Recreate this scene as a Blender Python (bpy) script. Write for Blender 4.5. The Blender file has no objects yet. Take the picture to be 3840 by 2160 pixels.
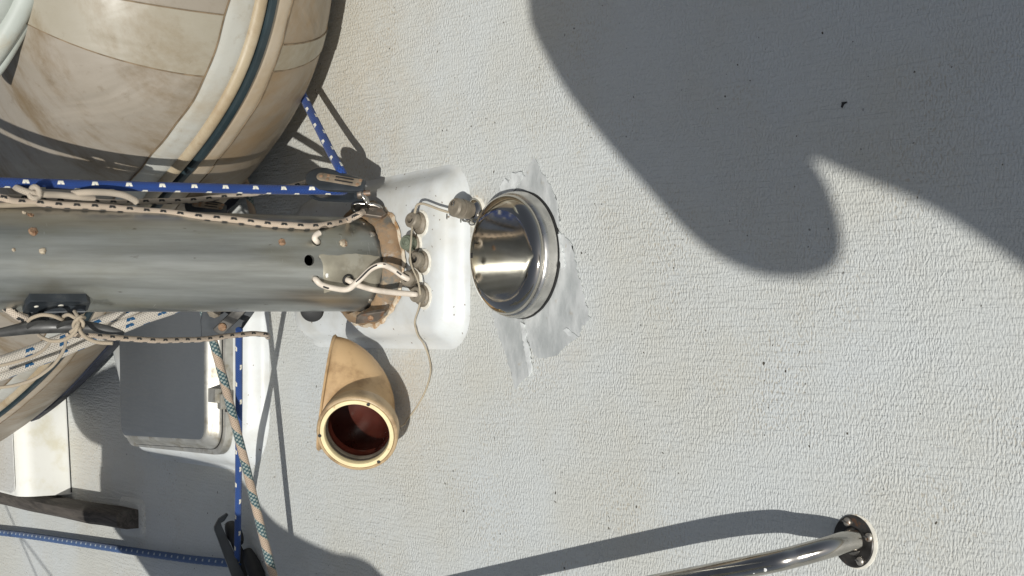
import bpy, bmesh, math, random
from mathutils import Vector, Matrix
random.seed(4)
V = Vector
C = bpy.context.scene.collection
PI = math.pi

# ------------------------------------------------------------------ camera
F = 6000.0                        # focal length in photo pixels (photo 3840 wide)
HC = 1.27                         # eye above the deck, metres
PITCH = math.radians(36.5)
SP, CP = math.sin(PITCH), math.cos(PITCH)
EYE = V((0, 0, HC))
FW = V((0, CP, -SP))              # view direction
CR = V((0, -SP, -CP))             # picture right
CU = V((1, 0, 0))                 # picture up  (the phone was held upright)
CB = -FW
cd = bpy.data.cameras.new('camera')
cam = bpy.data.objects.new('camera', cd); C.objects.link(cam)
cd.sensor_width = 36; cd.lens = F / 3840 * 36; cd.clip_start = .02; cd.clip_end = 3000
M3 = Matrix((CR, CU, CB)).transposed()
cam.matrix_world = Matrix.Translation(EYE) @ M3.to_4x4()
bpy.context.scene.camera = cam

# ------------------------------------------------------------------ light
SUN_D = V((.385, .98, -1.0))      # direction the sunlight travels
w = bpy.data.worlds.new('World'); bpy.context.scene.world = w; w.use_nodes = True
nt = w.node_tree; nt.nodes.clear()
sky = nt.nodes.new('ShaderNodeTexSky'); sky.sky_type = 'NISHITA'; sky.sun_disc = False
sky.sun_elevation = math.radians(43.5); sky.sun_rotation = math.atan2(-SUN_D.x, -SUN_D.y)
sky.dust_density = 1.2; sky.air_density = 1.0; sky.ozone_density = 1.0
bg = nt.nodes.new('ShaderNodeBackground'); bg.inputs[1].default_value = 0.057
wo = nt.nodes.new('ShaderNodeOutputWorld')
hs = nt.nodes.new('ShaderNodeHueSaturation'); hs.inputs['Saturation'].default_value = .52
nt.links.new(sky.outputs[0], hs.inputs['Color']); nt.links.new(hs.outputs[0], bg.inputs[0]); nt.links.new(bg.outputs[0], wo.inputs[0])
sl = bpy.data.lights.new('sun', 'SUN'); sl.energy = 3.5; sl.angle = math.radians(.53); sl.color = (1, .975, .925)
so = bpy.data.objects.new('sun', sl); C.objects.link(so)
so.rotation_mode = 'QUATERNION'; so.rotation_quaternion = SUN_D.to_track_quat('-Z', 'Y')
vs = bpy.context.scene.view_settings
bpy.context.scene.display_settings.display_device = 'sRGB'
vs.view_transform = 'Standard'; vs.look = 'None'; vs.exposure = 0.08; vs.gamma = 1; vs.use_curve_mapping = False

# ------------------------------------------------------------------ from a photo pixel to the place
def ray(x, y):
    return FW + CR * ((x - 1920) / F) - CU * ((y - 1080) / F)
def P(x, y, Z):                   # point at depth Z
    return EYE + ray(x, y) * Z
def D(x, y, h=0.0):               # point at height h above the deck
    d = ray(x, y)
    return EYE + d * ((h - HC) / d.z)
def PX(p):                        # world to pixel
    q = p - EYE; z = q.dot(FW)
    return 1920 + q.dot(CR) / z * F, 1080 - q.dot(CU) / z * F, z
def shadow(p, z=0.0):
    return p + SUN_D * (p.z - z)
def h_from_shadow(x, y, curve, lo=0.0, hi=.8):
    """height of the thing seen at (x,y) whose deck shadow lies on the pixel polyline 'curve' (given as x over y)"""
    def cx(yy):
        for (a, b), (c, d) in zip(curve, curve[1:]):
            if b <= yy <= d: return a + (c - a) * (yy - b) / (d - b)
        (a, b), (c, d) = (curve[0], curve[1]) if yy < curve[0][1] else (curve[-2], curve[-1])
        return a + (c - a) * (yy - b) / (d - b)
    def f(h):
        q = PX(shadow(D(x, y, h))); return q[0] - cx(q[1])
    a, b = lo, hi
    if f(a) * f(b) > 0: return None
    for _ in range(40):
        m = (a + b) / 2
        if f(a) * f(m) <= 0: b = m
        else: a = m
    return a

# ------------------------------------------------------------------ node helpers
class N:
    def __init__(s, name):
        s.m = bpy.data.materials.new(name); s.m.use_nodes = True
        s.t = s.m.node_tree; s.b = s.t.nodes['Principled BSDF']
    def n(s, typ, **k):
        x = s.t.nodes.new(typ)
        for a, v in k.items(): setattr(x, a, v)
        return x
    def l(s, a, b): s.t.links.new(a, b)
    def put(s, sock, v):
        if isinstance(v, bpy.types.NodeSocket): s.l(v, sock)
        else: sock.default_value = v
    def math(s, op, a, b=0.0, c=0.0, clamp=False):
        x = s.n('ShaderNodeMath', operation=op, use_clamp=clamp)
        s.put(x.inputs[0], a); s.put(x.inputs[1], b); s.put(x.inputs[2], c)
        return x.outputs[0]
    def obj(s, scale=(1, 1, 1), rot=(0, 0, 0)):
        t = s.n('ShaderNodeTexCoord'); mp = s.n('ShaderNodeMapping')
        mp.inputs['Scale'].default_value = scale; mp.inputs['Rotation'].default_value = rot
        s.l(t.outputs['Object'], mp.inputs[0]); return mp.outputs[0]
    def noise(s, scale, vec=None, detail=3, rough=.5, dist=0.0):
        x = s.n('ShaderNodeTexNoise'); x.inputs['Scale'].default_value = scale
        x.inputs['Detail'].default_value = detail; x.inputs['Roughness'].default_value = rough; x.inputs['Distortion'].default_value = dist
        s.l(vec if vec is not None else s.obj(), x.inputs['Vector']); return x.outputs[0]
    def ramp(s, fac, a, b, lo=0.0, hi=1.0):
        x = s.n('ShaderNodeMapRange'); x.interpolation_type = 'SMOOTHSTEP'
        s.put(x.inputs[0], fac); x.inputs[1].default_value = a; x.inputs[2].default_value = b
        x.inputs[3].default_value = lo; x.inputs[4].default_value = hi
        return x.outputs[0]
    def mix(s, f, a, b):
        x = s.n('ShaderNodeMix', data_type='RGBA')
        s.put(x.inputs[0], f)
        for sock, v in ((x.inputs[6], a), (x.inputs[7], b)):
            if isinstance(v, bpy.types.NodeSocket): s.l(v, sock)
            else: sock.default_value = (*v, 1)
        return x.outputs[2]
    def bump(s, h, strength=.3, dist=.001, prev=None):
        x = s.n('ShaderNodeBump'); x.inputs['Strength'].default_value = strength; x.inputs['Distance'].default_value = dist
        s.l(h, x.inputs['Height'])
        if prev is not None: s.l(prev, x.inputs['Normal'])
        return x.outputs[0]
    def set(s, col=None, rough=None, metal=None, normal=None, **k):
        def put(nm, v):
            if isinstance(v, bpy.types.NodeSocket): s.l(v, s.b.inputs[nm])
            else: s.b.inputs[nm].default_value = (*v, 1) if isinstance(v, tuple) and len(v) == 3 else v
        if col is not None: put('Base Color', col)
        if rough is not None: put('Roughness', rough)
        if metal is not None: put('Metallic', metal)
        if normal is not None: s.l(normal, s.b.inputs['Normal'])
        for a, v in k.items(): put(a.replace('_', ' '), v)
        return s.m

def plain(name, col, rough=.5, metal=0.0, var=.12, vs_=40, bs=.15, bd=.0005, dirt=None, dirt_amt=(.55, .75), dirt_scale=9):
    s = N(name)
    n1 = s.noise(vs_, detail=5)
    lo = tuple(c * (1 - var) for c in col); hi = tuple(min(1, c * (1 + var)) for c in col)
    c = s.mix(s.ramp(n1, .3, .7), lo, hi)
    if dirt:
        d = s.noise(dirt_scale, detail=6, rough=.65)
        c = s.mix(s.ramp(d, *dirt_amt), c, dirt)
    r = s.ramp(s.noise(vs_ * .7, detail=4), .3, .7, max(0, rough - .08), min(1, rough + .08))
    return s.set(c, r, metal, s.bump(n1, bs, bd))

# deck: moulded nonskid
def deck_material(name, tone=(.595, .620, .610)):
    s = N(name)
    wob = s.noise(9, detail=2)
    v = s.obj((.72, 1.25, 1.0), (0, 0, .05))
    n1 = s.noise(300, v, detail=1.2, rough=.4, dist=.35)
    n2 = s.noise(620, detail=1)
    n3 = s.noise(1.0, s.obj((215, 20, 40), (0, 0, .13)), detail=2, dist=.3)
    zone = s.ramp(s.noise(1.3, detail=2), .36, .64)
    h = s.math('ADD', s.math('MULTIPLY', s.ramp(n1, .30, .70), s.ramp(wob, .3, .7, .62, 1.0)), s.math('MULTIPLY', n2, .15))
    h = s.math('ADD', h, s.math('MULTIPLY', s.ramp(n3, .36, .64), s.math('MULTIPLY_ADD', zone, .3, .45)))
    big = s.noise(2.6, detail=5, rough=.6)
    c = s.mix(s.ramp(big, .35, .68), tone, tuple(a * b for a, b in zip(tone, (.97, .93, .86))))
    # grime gathers in the hollows of the nonskid
    grime = s.math('MULTIPLY', s.ramp(n1, .46, .30), s.ramp(s.noise(5.5, detail=5, rough=.65), .44, .66, .06, .55))
    c = s.mix(grime, c, (.40, .34, .24))
    # brown stains with shapes of their own: by the cowl, by the dinghy, by the connector
    if name == 'deck_nonskid':
        tc = s.n('ShaderNodeTexCoord')
        for (px, py, r_, a_) in ((1520, 1430, .095, .42), (1240, 210, .34, .30), (1330, 560, .20, .20), (310, 1740, .16, .40), (1800, 800, .05, .5), (2060, 1220, .10, .25)):
            q = D(px, py); vm = s.n('ShaderNodeVectorMath', operation='DISTANCE'); s.l(tc.outputs['Object'], vm.inputs[0]); vm.inputs[1].default_value = q
            rn = s.math('ADD', vm.outputs['Value'], s.math('MULTIPLY', s.math('SUBTRACT', s.noise(16, detail=5, rough=.65), .5), r_ * 1.6))
            c = s.mix(s.math('MULTIPLY', s.ramp(rn, r_, r_ * .15), s.ramp(n1, .60, .36, a_ * .45, a_)), c, (.52, .43, .30))
    spk = s.noise(150, detail=1); spk2 = s.noise(11, detail=3)
    speck = s.math('MULTIPLY', s.ramp(spk, .735, .76), s.ramp(spk2, .47, .57))
    c = s.mix(speck, c, (.07, .06, .045))
    chalk = s.ramp(s.noise(19, detail=6, rough=.7), .60, .74, 0, .35)
    c = s.mix(chalk, c, (.68, .69, .68))
    return s.set(c, .55, 0.0, s.bump(h, .70, .0012), Specular_IOR_Level=.5)
M = {}
M['deck'] = deck_material('deck_nonskid')
M['deck_far'] = deck_material('hood_nonskid', (.58, .585, .565))
def gel():
    s = N('white_gelcoat')
    n = s.noise(14, detail=6, rough=.6); n2 = s.noise(60, detail=3)
    c = s.mix(s.ramp(n, .40, .72), (.665, .69, .685), (.57, .57, .53))
    c = s.mix(s.ramp(s.noise(150, detail=1), .745, .77), c, (.18, .14, .10))
    return s.set(c, .34, 0.0, s.bump(n2, .06, .001), Coat_Weight=.25, Coat_Roughness=.2)
M['gel'] = gel()
def gel_yellow():
    s = N('yellowed_gelcoat')
    n = s.noise(16, detail=6, rough=.65)
    c = s.mix(s.ramp(n, .45, .75), (.78, .78, .73), (.66, .63, .50))
    return s.set(c, .35, 0.0, s.bump(n, .05, .001))
M['gel_warm'] = gel_yellow()

def alu():
    s = N('weathered_aluminium')
    st = s.obj((70, 70, 3.2)); n1 = s.noise(1.0, st, detail=8, rough=.62)
    n2 = s.noise(7, s.obj((1.6, 1.6, .6)), detail=5, rough=.6); n3 = s.noise(420, s.obj((1, 1, .05)), detail=2)
    c = s.mix(s.ramp(n1, .3, .72), (.32, .325, .305), (.46, .47, .45))
    c = s.mix(s.ramp(n2, .42, .70, 0, .8), c, (.30, .285, .215))
    c = s.mix(s.ramp(s.noise(3.2, detail=5, rough=.6), .45, .65, 0, .6), c, (.27, .29, .285))
    c = s.mix(s.ramp(s.noise(30, detail=6, rough=.7), .66, .74, 0, .6), c, (.44, .44, .41))
    for ang, sc2 in ((.5, 38), (-.9, 55)):   # fine scratches across the metal
        scr = s.noise(1.0, s.obj((sc2, sc2, sc2 * 9), (ang, .4, 0)), detail=1)
        c = s.mix(s.math('MULTIPLY', s.ramp(scr, .725, .75), s.ramp(n2, .5, .6, 0, .5)), c, (.55, .55, .52))
    c = s.mix(s.ramp(s.noise(70, s.obj((1, 1, .4)), detail=3), .70, .75, 0, .6), c, (.12, .10, .07))
    r = s.ramp(n1, .25, .75, .30, .42)
    return s.set(c, r, .82, s.bump(n3, .12, .0004, s.bump(n2, .2, .003)))
M['alu'] = alu()
M['patch'] = plain('old_sealant_film', (.36, .335, .265), .52, 0.5, .2, 35, .2, .0005, dirt=(.42, .40, .33), dirt_amt=(.5, .62), dirt_scale=22)
def collar():
    s = N('rusty_collar')
    n = s.noise(26, detail=7, rough=.68); m = s.noise(75, detail=4)
    c = s.mix(s.ramp(n, .38, .56), (.155, .15, .13), (.30, .20, .115))
    c = s.mix(s.ramp(m, .56, .72), c, (.33, .255, .17))
    c = s.mix(s.ramp(s.noise(40, detail=6, rough=.7), .58, .68, 0, .8), c, (.40, .36, .31))
    return s.set(c, .78, 0.1, s.bump(n, .7, .003, s.bump(m, .4, .001)))
M['collar'] = collar()
M['steel'] = plain('stainless_steel', (.44, .42, .385), .15, 1.0, .1, 50, .05, .0003, dirt=(.33, .25, .17), dirt_amt=(.60, .75), dirt_scale=40)
M['flange'] = plain('dark_steel_plate', (.055, .052, .048), .36, .55, .35, 70, .2, .0005, dirt=(.17, .09, .05), dirt_amt=(.60, .72), dirt_scale=70)
M['steel_dark'] = plain('tarnished_steel', (.19, .18, .165), .38, .85, .3, 60, .2, .0005, dirt=(.20, .10, .05), dirt_amt=(.60, .74), dirt_scale=60)
M['tab'] = plain('brown_stained_tab', (.17, .145, .12), .5, .6, .25, 60, .25, .0005, dirt=(.22, .115, .06), dirt_amt=(.5, .66), dirt_scale=50)
def chrome():
    s = N('polished_steel_dome')
    n = s.noise(90, s.obj((1, .25, 1)), detail=3); n2 = s.noise(14, detail=4)
    c = s.mix(s.ramp(n2, .35, .7), (.56, .53, .475), (.47, .44, .385))
    c = s.mix(s.ramp(s.noise(33, detail=2), .76, .79), c, (.22, .08, .05))
    return s.set(c, s.ramp(n, .3, .7, .04, .10), 1.0, s.bump(n2, .03, .001, s.bump(n, .03, .0004)))
M['chrome'] = chrome()
M['brushed'] = plain('brushed_steel_band', (.62, .60, .56), .3, 1.0, .1, 60, .12, .0003)
M['black'] = plain('black_rubber', (.016, .016, .016), .6, 0, .2, 60, .2, .0004)
M['plastic'] = plain('black_plastic', (.030, .036, .042), .42, 0, .25, 45, .25, .0004, dirt=(.11, .105, .095), dirt_amt=(.58, .78), dirt_scale=30)
M['cleat'] = plain('worn_black_alloy', (.05, .05, .048), .46, .15, .3, 50, .3, .0006, dirt=(.21, .195, .16), dirt_amt=(.57, .72), dirt_scale=28)
M['plate'] = plain('tan_block_plate', (.25, .20, .145), .6, .1, .2, 80, .3, .0004, dirt=(.10, .06, .035), dirt_amt=(.55, .68), dirt_scale=120)
M['gland'] = plain('dull_grey_bronze', (.25, .215, .165), .55, .25, .2, 70, .3, .0006, dirt=(.16, .12, .08), dirt_amt=(.55, .7), dirt_scale=60)
M['gland_green'] = plain('verdigris_cap', (.16, .18, .13), .6, .3, .2, 90, .3, .0005)
M['sealant'] = plain('white_sealant', (.74, .71, .62), .6, 0, .12, 60, .4, .001, dirt=(.42, .27, .12), dirt_amt=(.58, .72), dirt_scale=60)
M['corroded'] = plain('corroded_rivet', (.40, .34, .25), .8, .1, .35, 180, .6, .001, dirt=(.20, .12, .07), dirt_amt=(.52, .64), dirt_scale=170)
M['cable'] = plain('white_cable_sheath', (.70, .62, .52), .5, 0, .08, 60, .1, .0004, dirt=(.20, .15, .11), dirt_amt=(.64, .72), dirt_scale=45)
M['crack'] = plain('black_cable_core', (.02, .02, .02), .6)
M['cowl'] = (lambda s: s.set(
    s.mix(s.ramp(s.noise(24, detail=6, rough=.65), .47, .70, 0, .8),
          s.mix(s.ramp(s.noise(8, detail=4), .32, .68), (.59, .41, .225), (.49, .325, .165)), (.30, .185, .09)),
    s.ramp(s.noise(30), .3, .7, .42, .58), 0.0, s.bump(s.noise(120, detail=3), .1, .0006), Subsurface_Weight=.0))(N('aged_cream_plastic'))
M['cowl_old'] = plain('grimy_cream_plastic', (.47, .345, .20), .5, 0, .18, 26, .2, .0006, dirt=(.26, .17, .09), dirt_amt=(.45, .68), dirt_scale=22)
M['cowl_rim'] = plain('pale_cream_rim', (.74, .62, .36), .5, 0, .08, 40, .1, .0004, dirt=(.45, .26, .12), dirt_amt=(.62, .74), dirt_scale=50)
M['cowl_in'] = plain('dark_red_lining', (.065, .014, .008), .32, 0, .3, 30, .2, .0008, dirt=(.10, .07, .055), dirt_amt=(.6, .75), dirt_scale=26)
def lens():
    s = N('smoked_acrylic')
    n = s.noise(3, detail=4); n2 = s.noise(160, s.obj((1, .1, 1)), detail=3)
    c = s.mix(s.ramp(n, .3, .7), (.082, .092, .102), (.102, .112, .121))
    return s.set(c, s.ramp(n2, .3, .7, .42, .56), 0.0, s.bump(n2, .04, .0003))
M['lens'] = lens()
M['crinkle'] = plain('white_crinkled_tape', (.62, .64, .63), .45, 0, .15, 70, .8, .002)
M['bedding'] = plain('stained_bedding', (.60, .52, .40), .7, 0, .15, 60, .5, .001, dirt=(.34, .19, .08), dirt_amt=(.46, .62), dirt_scale=45)
M['hatch_alu'] = plain('satin_hatch_alloy', (.47, .46, .42), .42, .6, .15, 30, .15, .0006, dirt=(.29, .26, .20), dirt_amt=(.46, .70), dirt_scale=34)
def wood():
    s = N('weathered_teak')
    v = s.obj((9, .7, 9)); n = s.noise(9, v, detail=7, rough=.7, dist=1.0); g = s.noise(44, s.obj((6, .35, 6)), detail=5, rough=.7)
    c = s.mix(s.ramp(n, .32, .66), (.038, .032, .028), (.105, .092, .078))
    c = s.mix(s.ramp(g, .6, .74, 0, .7), c, (.20, .15, .105))
    return s.set(c, .8, 0.0, s.bump(g, .7, .002, s.bump(n, .4, .003)))
M['wood'] = wood()
M['screw'] = plain('screw_head', (.42, .39, .34), .4, .8, .2, 200, .2, .0003, dirt=(.20, .11, .06), dirt_amt=(.58, .7), dirt_scale=120)
M['rust'] = plain('rust_plug', (.32, .20, .12), .85, .0, .35, 160, .6, .001, dirt=(.16, .08, .04), dirt_amt=(.5, .65), dirt_scale=160)
M['paint'] = plain('white_paint_smear', (.78, .78, .76), .6, 0, .08, 90, .4, .0006)
def tape():
    s = N('grey_tape_residue')
    n = s.noise(26, s.obj((.5, 1.2, 1)), detail=7, rough=.68); f = s.noise(150, detail=3)
    c = s.mix(s.ramp(n, .34, .66), (.385, .405, .40), (.575, .59, .58))
    c = s.mix(s.ramp(s.noise(38, detail=5, rough=.7), .62, .74, 0, .8), c, (.36, .30, .20))
    return s.set(c, .42, 0.0, s.bump(f, .3, .0006, s.bump(n, .7, .003)))
M['tape'] = tape()
def fabric(name, a, b, stain, amt, gloss=.5, wr=1.0):
    s = N(name)
    n = s.noise(2.2, s.obj((1, 1.3, 1), (0, .3, .6)), detail=7, rough=.66)
    d = s.noise(5.5, s.obj((.8, 2.4, .8), (.2, .1, .9)), detail=8, rough=.70)
    f = s.noise(500, detail=2)
    c = s.mix(s.ramp(n, .32, .68), a, b)
    c = s.mix(s.ramp(d, .43, .68, 0, amt), c, stain)
    c = s.mix(s.ramp(s.noise(45, detail=7, rough=.72), .57, .72, 0, .4), c, tuple(x * .78 for x in stain))
    wv = s.noise(4.2, s.obj((2.2, .7, 1.2), (0, 0, .75)), detail=3, rough=.5, dist=1.3)
    return s.set(c, s.ramp(d, .3, .7, gloss - .1, gloss + .12), 0.0, s.bump(f, .12, .0004, s.bump(wv, .5 * wr, .018)))
M['fab'] = fabric('grey_beige_fabric', (.315, .28, .232), (.275, .24, .19), (.18, .13, .072), 1.0)
M['fab_out'] = fabric('stained_outer_fabric', (.31, .265, .205), (.27, .22, .16), (.25, .17, .09), .95)
M['fab_light'] = fabric('pale_fabric_band', (.48, .485, .45), (.43, .42, .37), (.33, .26, .165), .65, .5, .35)
M['fab_pink'] = fabric('warm_fabric_band', (.47, .405, .32), (.43, .355, .26), (.34, .24, .13), .6, .5, .35)
M['fab_rub'] = fabric('tan_rub_strip', (.44, .375, .27), (.38, .31, .20), (.27, .185, .10), .8, .5, .3)
M['fab_patch'] = fabric('pale_overlap_patch', (.36, .33, .27), (.31, .28, .215), (.22, .17, .10), .85, .42, .5)
M['strake'] = plain('dark_strake_rubber', (.016, .030, .036), .5, 0, .2, 30, .15, .0004)
M['seam'] = plain('stained_seam', (.19, .14, .085), .8, 0, .3, 60, .2, .0004)
M['navy'] = plain('navy_binding', (.010, .014, .028), .7, 0, .25, 60, .3, .001)
M['fold'] = plain('pale_hull_fold', (.43, .46, .42), .42, 0, .08, 12, .1, .002, dirt=(.40, .36, .27), dirt_amt=(.55, .75), dirt_scale=8)
M['sheet_grey'] = plain('shadow_sheet_grey', (.30, .30, .28), .9, 0, .1, 30, .3, .001)  # for the unseen sheets added to cast shadows
def water():
    s = N('sea_water')
    n = s.noise(1.2, detail=6)
    return s.set((.02, .055, .085), .12, 0.0, s.bump(n, .5, .2))
M['water'] = water()

# ropes: colour flecks woven into a braid, all by the length and girth of the rope (UV)
def rope_mat(name, base, fleck=None, period=.04, fl=.0036, fw=.12, pick=.0042, warm=None, girth=8, bands=None):
    s = N(name)
    uv = s.n('ShaderNodeUVMap'); sp = s.n('ShaderNodeSeparateXYZ'); s.l(uv.outputs[0], sp.inputs[0])
    u, v = sp.outputs[0], s.math('ADD', sp.outputs[1], .05)
    def weave(sign):
        return s.math('ABSOLUTE', s.math('SINE', s.math('MULTIPLY', s.math('ADD', s.math('DIVIDE', u, pick), s.math('MULTIPLY', v, sign * girth)), PI)))
    wv = s.math('MAXIMUM', weave(1), weave(-1))
    n = s.noise(26, detail=5, rough=.65)
    lo = tuple(c * .80 for c in base)
    c = s.mix(s.ramp(n, .3, .7), lo, base)
    if warm: c = s.mix(s.ramp(s.noise(13, detail=6, rough=.7), .5, .75, 0, .7), c, warm)
    c = s.mix(s.ramp(wv, .70, .97, .75, 0), c, tuple(x * .45 for x in base))
    if bands:                      # spiral of plain and checked strands
        col2a, col2b = bands
        ph = s.math('FRACT', s.math('ADD', s.math('DIVIDE', u, period), v))
        chk = s.math('GREATER_THAN', s.math('MULTIPLY', s.math('SINE', s.math('MULTIPLY', u, 2 * PI / (pick * 1.7))),
                                            s.math('SINE', s.math('MULTIPLY', v, 2 * PI * 5))), 0.1)
        cc = s.mix(chk, col2a, col2b)
        c = s.mix(s.math('GREATER_THAN', ph, .5), c, cc)
    if fleck:
        def train(off_v, off_u):
            dv = s.math('ABSOLUTE', s.math('SUBTRACT', s.math('FRACT', s.math('ADD', s.math('MULTIPLY', v, 2), off_v)), .5))
            uu = s.math('SUBTRACT', s.math('FRACT', s.math('ADD', s.math('DIVIDE', u, period), off_u)), .5)
            uu = s.math('MULTIPLY', uu, period)
            out = None
            for k in (-1, 1):      # two picks side by side, leaning opposite ways
                du = s.math('ABSOLUTE', s.math('SUBTRACT', s.math('SUBTRACT', uu, k * fl * .95), s.math('MULTIPLY', s.math('SUBTRACT', s.math('FRACT', s.math('ADD', s.math('MULTIPLY', v, 2), off_v)), .5), k * fl * 3.0)))
                m = s.math('MULTIPLY', s.math('LESS_THAN', du, fl), s.math('LESS_THAN', dv, fw))
                out = m if out is None else s.math('MAXIMUM', out, m)
            return out
        c = s.mix(s.math('MAXIMUM', train(.5, 0.0), train(0.0, .5)), c, fleck)
    return s.set(c, .82, 0.0, s.bump(wv, .6, .0012), Sheen_Weight=.15)
M['r_blue'] = rope_mat('blue_white_fleck_rope', (.008, .052, .25), (.78, .76, .66), .046, .0021, .13)
M['r_blue2'] = rope_mat('thin_blue_fleck_rope', (.010, .062, .26), (.72, .68, .56), .078, .0026, .12)
M['r_blue3'] = rope_mat('sun_bleached_blue_rope', (.018, .085, .25), (.36, .42, .48), .026, .0014, .10)
M['r_blk'] = rope_mat('cream_black_fleck_rope', (.60, .51, .41), (.012, .012, .012), .024, .0022, .14, warm=(.47, .37, .26), pick=.003)
M['r_blk2'] = rope_mat('cream_black_tick_rope', (.64, .52, .40), (.012, .012, .012), .024, .0022, .14, warm=(.50, .38, .26), pick=.003)
M['r_fleck'] = rope_mat('white_blue_fleck_rope', (.66, .61, .53), (.006, .075, .18), .052, .0032, .12, warm=(.50, .44, .35))
M['r_tan'] = rope_mat('tan_green_rope', (.50, .385, .285), None, .050, girth=8, pick=.0038, bands=((.028, .075, .088), (.27, .31, .285)))
M['r_cord'] = rope_mat('beige_cord', (.52, .43, .31), None, warm=(.42, .33, .22), pick=.0022, girth=6)
M['r_white'] = rope_mat('thin_cream_cord', (.56, .48, .38), None, warm=(.40, .32, .23), pick=.003, girth=6)
M['twine'] = rope_mat('cream_twine', (.55, .47, .34), None, warm=(.35, .26, .16), pick=.002, girth=3)

# ------------------------------------------------------------------ mesh helpers
def wloc(o):
    p = V((0, 0, 0))
    while o is not None: p = p + o.location; o = o.parent
    return p
def tag(o, label=None, cat=None, group=None, kind=None):
    if label: o['label'] = label
    if cat: o['category'] = cat
    if group: o['group'] = group
    if kind: o['kind'] = kind
    return o
def empty(name, loc, label, cat, group=None):
    o = bpy.data.objects.new(name, None); C.objects.link(o); o.location = loc; o.empty_display_size = .02
    return tag(o, label, cat, group)
def link(name, bm, mat, parent=None, smooth=True, origin=None, weld=False, angle=40):
    off = wloc(parent) if parent is not None else (origin if origin is not None else V((0, 0, 0)))
    bmesh.ops.translate(bm, verts=bm.verts, vec=-off)
    bmesh.ops.recalc_face_normals(bm, faces=bm.faces)
    me = bpy.data.meshes.new(name); bm.to_mesh(me); bm.free()
    me.materials.append(M[mat] if isinstance(mat, str) else mat)
    if smooth:
        me.polygons.foreach_set('use_smooth', [True] * len(me.polygons))
        me.set_sharp_from_angle(angle=math.radians(angle))
    o = bpy.data.objects.new(name, me); C.objects.link(o)
    if parent is not None: o.parent = parent
    else: o.location = off
    return o
def catmull(pts, n=8):
    if len(pts) < 3:
        return [pts[0].lerp(pts[-1], i / n) for i in range(n + 1)]
    q = [pts[0] * 2 - pts[1]] + list(pts) + [pts[-1] * 2 - pts[-2]]
    out = []
    for i in range(1, len(q) - 2):
        p0, p1, p2, p3 = q[i - 1:i + 3]
        for k in range(n):
            t = k / n
            out.append(.5 * ((2 * p1) + (p2 - p0) * t + (2 * p0 - 5 * p1 + 4 * p2 - p3) * t * t + (3 * p1 - p0 - 3 * p2 + p3) * t ** 3))
    out.append(q[-2].copy()); return out
def frames(pts, up=None):
    T = []
    for i in range(len(pts)):
        a = pts[max(0, i - 1)]; b = pts[min(len(pts) - 1, i + 1)]
        T.append((b - a).normalized())
    u = up or (V((0, 0, 1)) if abs(T[0].z) < .8 else V((1, 0, 0)))
    out = []; nrm = (u - T[0] * u.dot(T[0])).normalized()
    for t in T:
        nrm = (nrm - t * nrm.dot(t)).normalized()
        out.append((t, nrm, t.cross(nrm)))
    return out
def tube(bm, pts, r, sides=12, cap=True, up=None, flat=1.0):
    """r a number or a list; gives UVs: length along u, girth along v"""
    uvl = bm.loops.layers.uv.get('UVMap') or bm.loops.layers.uv.new('UVMap')
    fr = frames(pts, up); rings = []; L = [0.0]
    for a, b in zip(pts, pts[1:]): L.append(L[-1] + (b - a).length)
    for i, p in enumerate(pts):
        rr = r[i] if isinstance(r, (list, tuple)) else r
        t, n, b = fr[i]
        rings.append([bm.verts.new(p + (n * math.cos(2 * PI * k / sides) + b * math.sin(2 * PI * k / sides) * flat) * rr) for k in range(sides)])
    for i in range(len(pts) - 1):
        for k in range(sides):
            k2 = (k + 1) % sides
            f = bm.faces.new((rings[i][k], rings[i][k2], rings[i + 1][k2], rings[i + 1][k]))
            for lp, (uu, vv) in zip(f.loops, ((L[i], k / sides), (L[i], (k + 1) / sides), (L[i + 1], (k + 1) / sides), (L[i + 1], k / sides))):
                lp[uvl].uv = (uu, vv)
    if cap:
        bm.faces.new(list(reversed(rings[0]))); bm.faces.new(rings[-1])
    return rings
def loft(bm, secs, cap=True, closed=True):
    rings = [[bm.verts.new(p) for p in s] for s in secs]
    n = len(rings[0])
    for a, b in zip(rings, rings[1:]):
        for k in range(n if closed else n - 1):
            bm.faces.new((a[k], a[(k + 1) % n], b[(k + 1) % n], b[k]))
    if cap:
        bm.faces.new(list(reversed(rings[0]))); bm.faces.new(rings[-1])
    return rings
def ortho(ax, ref=None):
    ax = ax.normalized(); r = ref or (V((1, 0, 0)) if abs(ax.x) < .8 else V((0, 1, 0)))
    e1 = (r - ax * r.dot(ax)).normalized(); return e1, ax.cross(e1)
def lathe(bm, o, ax, prof, sides=32, sx=1.0, sy=1.0, cap=(True, True), ref=None):
    e1, e2 = ortho(ax, ref); ax = ax.normalized()
    secs = [[o + ax * h + (e1 * math.cos(2 * PI * k / sides) * sx + e2 * math.sin(2 * PI * k / sides) * sy) * max(r, 1e-5) for k in range(sides)] for r, h in prof]
    rings = loft(bm, secs, cap=False)
    if cap[0]: bm.faces.new(list(reversed(rings[0])))
    if cap[1]: bm.faces.new(rings[-1])
    return rings
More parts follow.
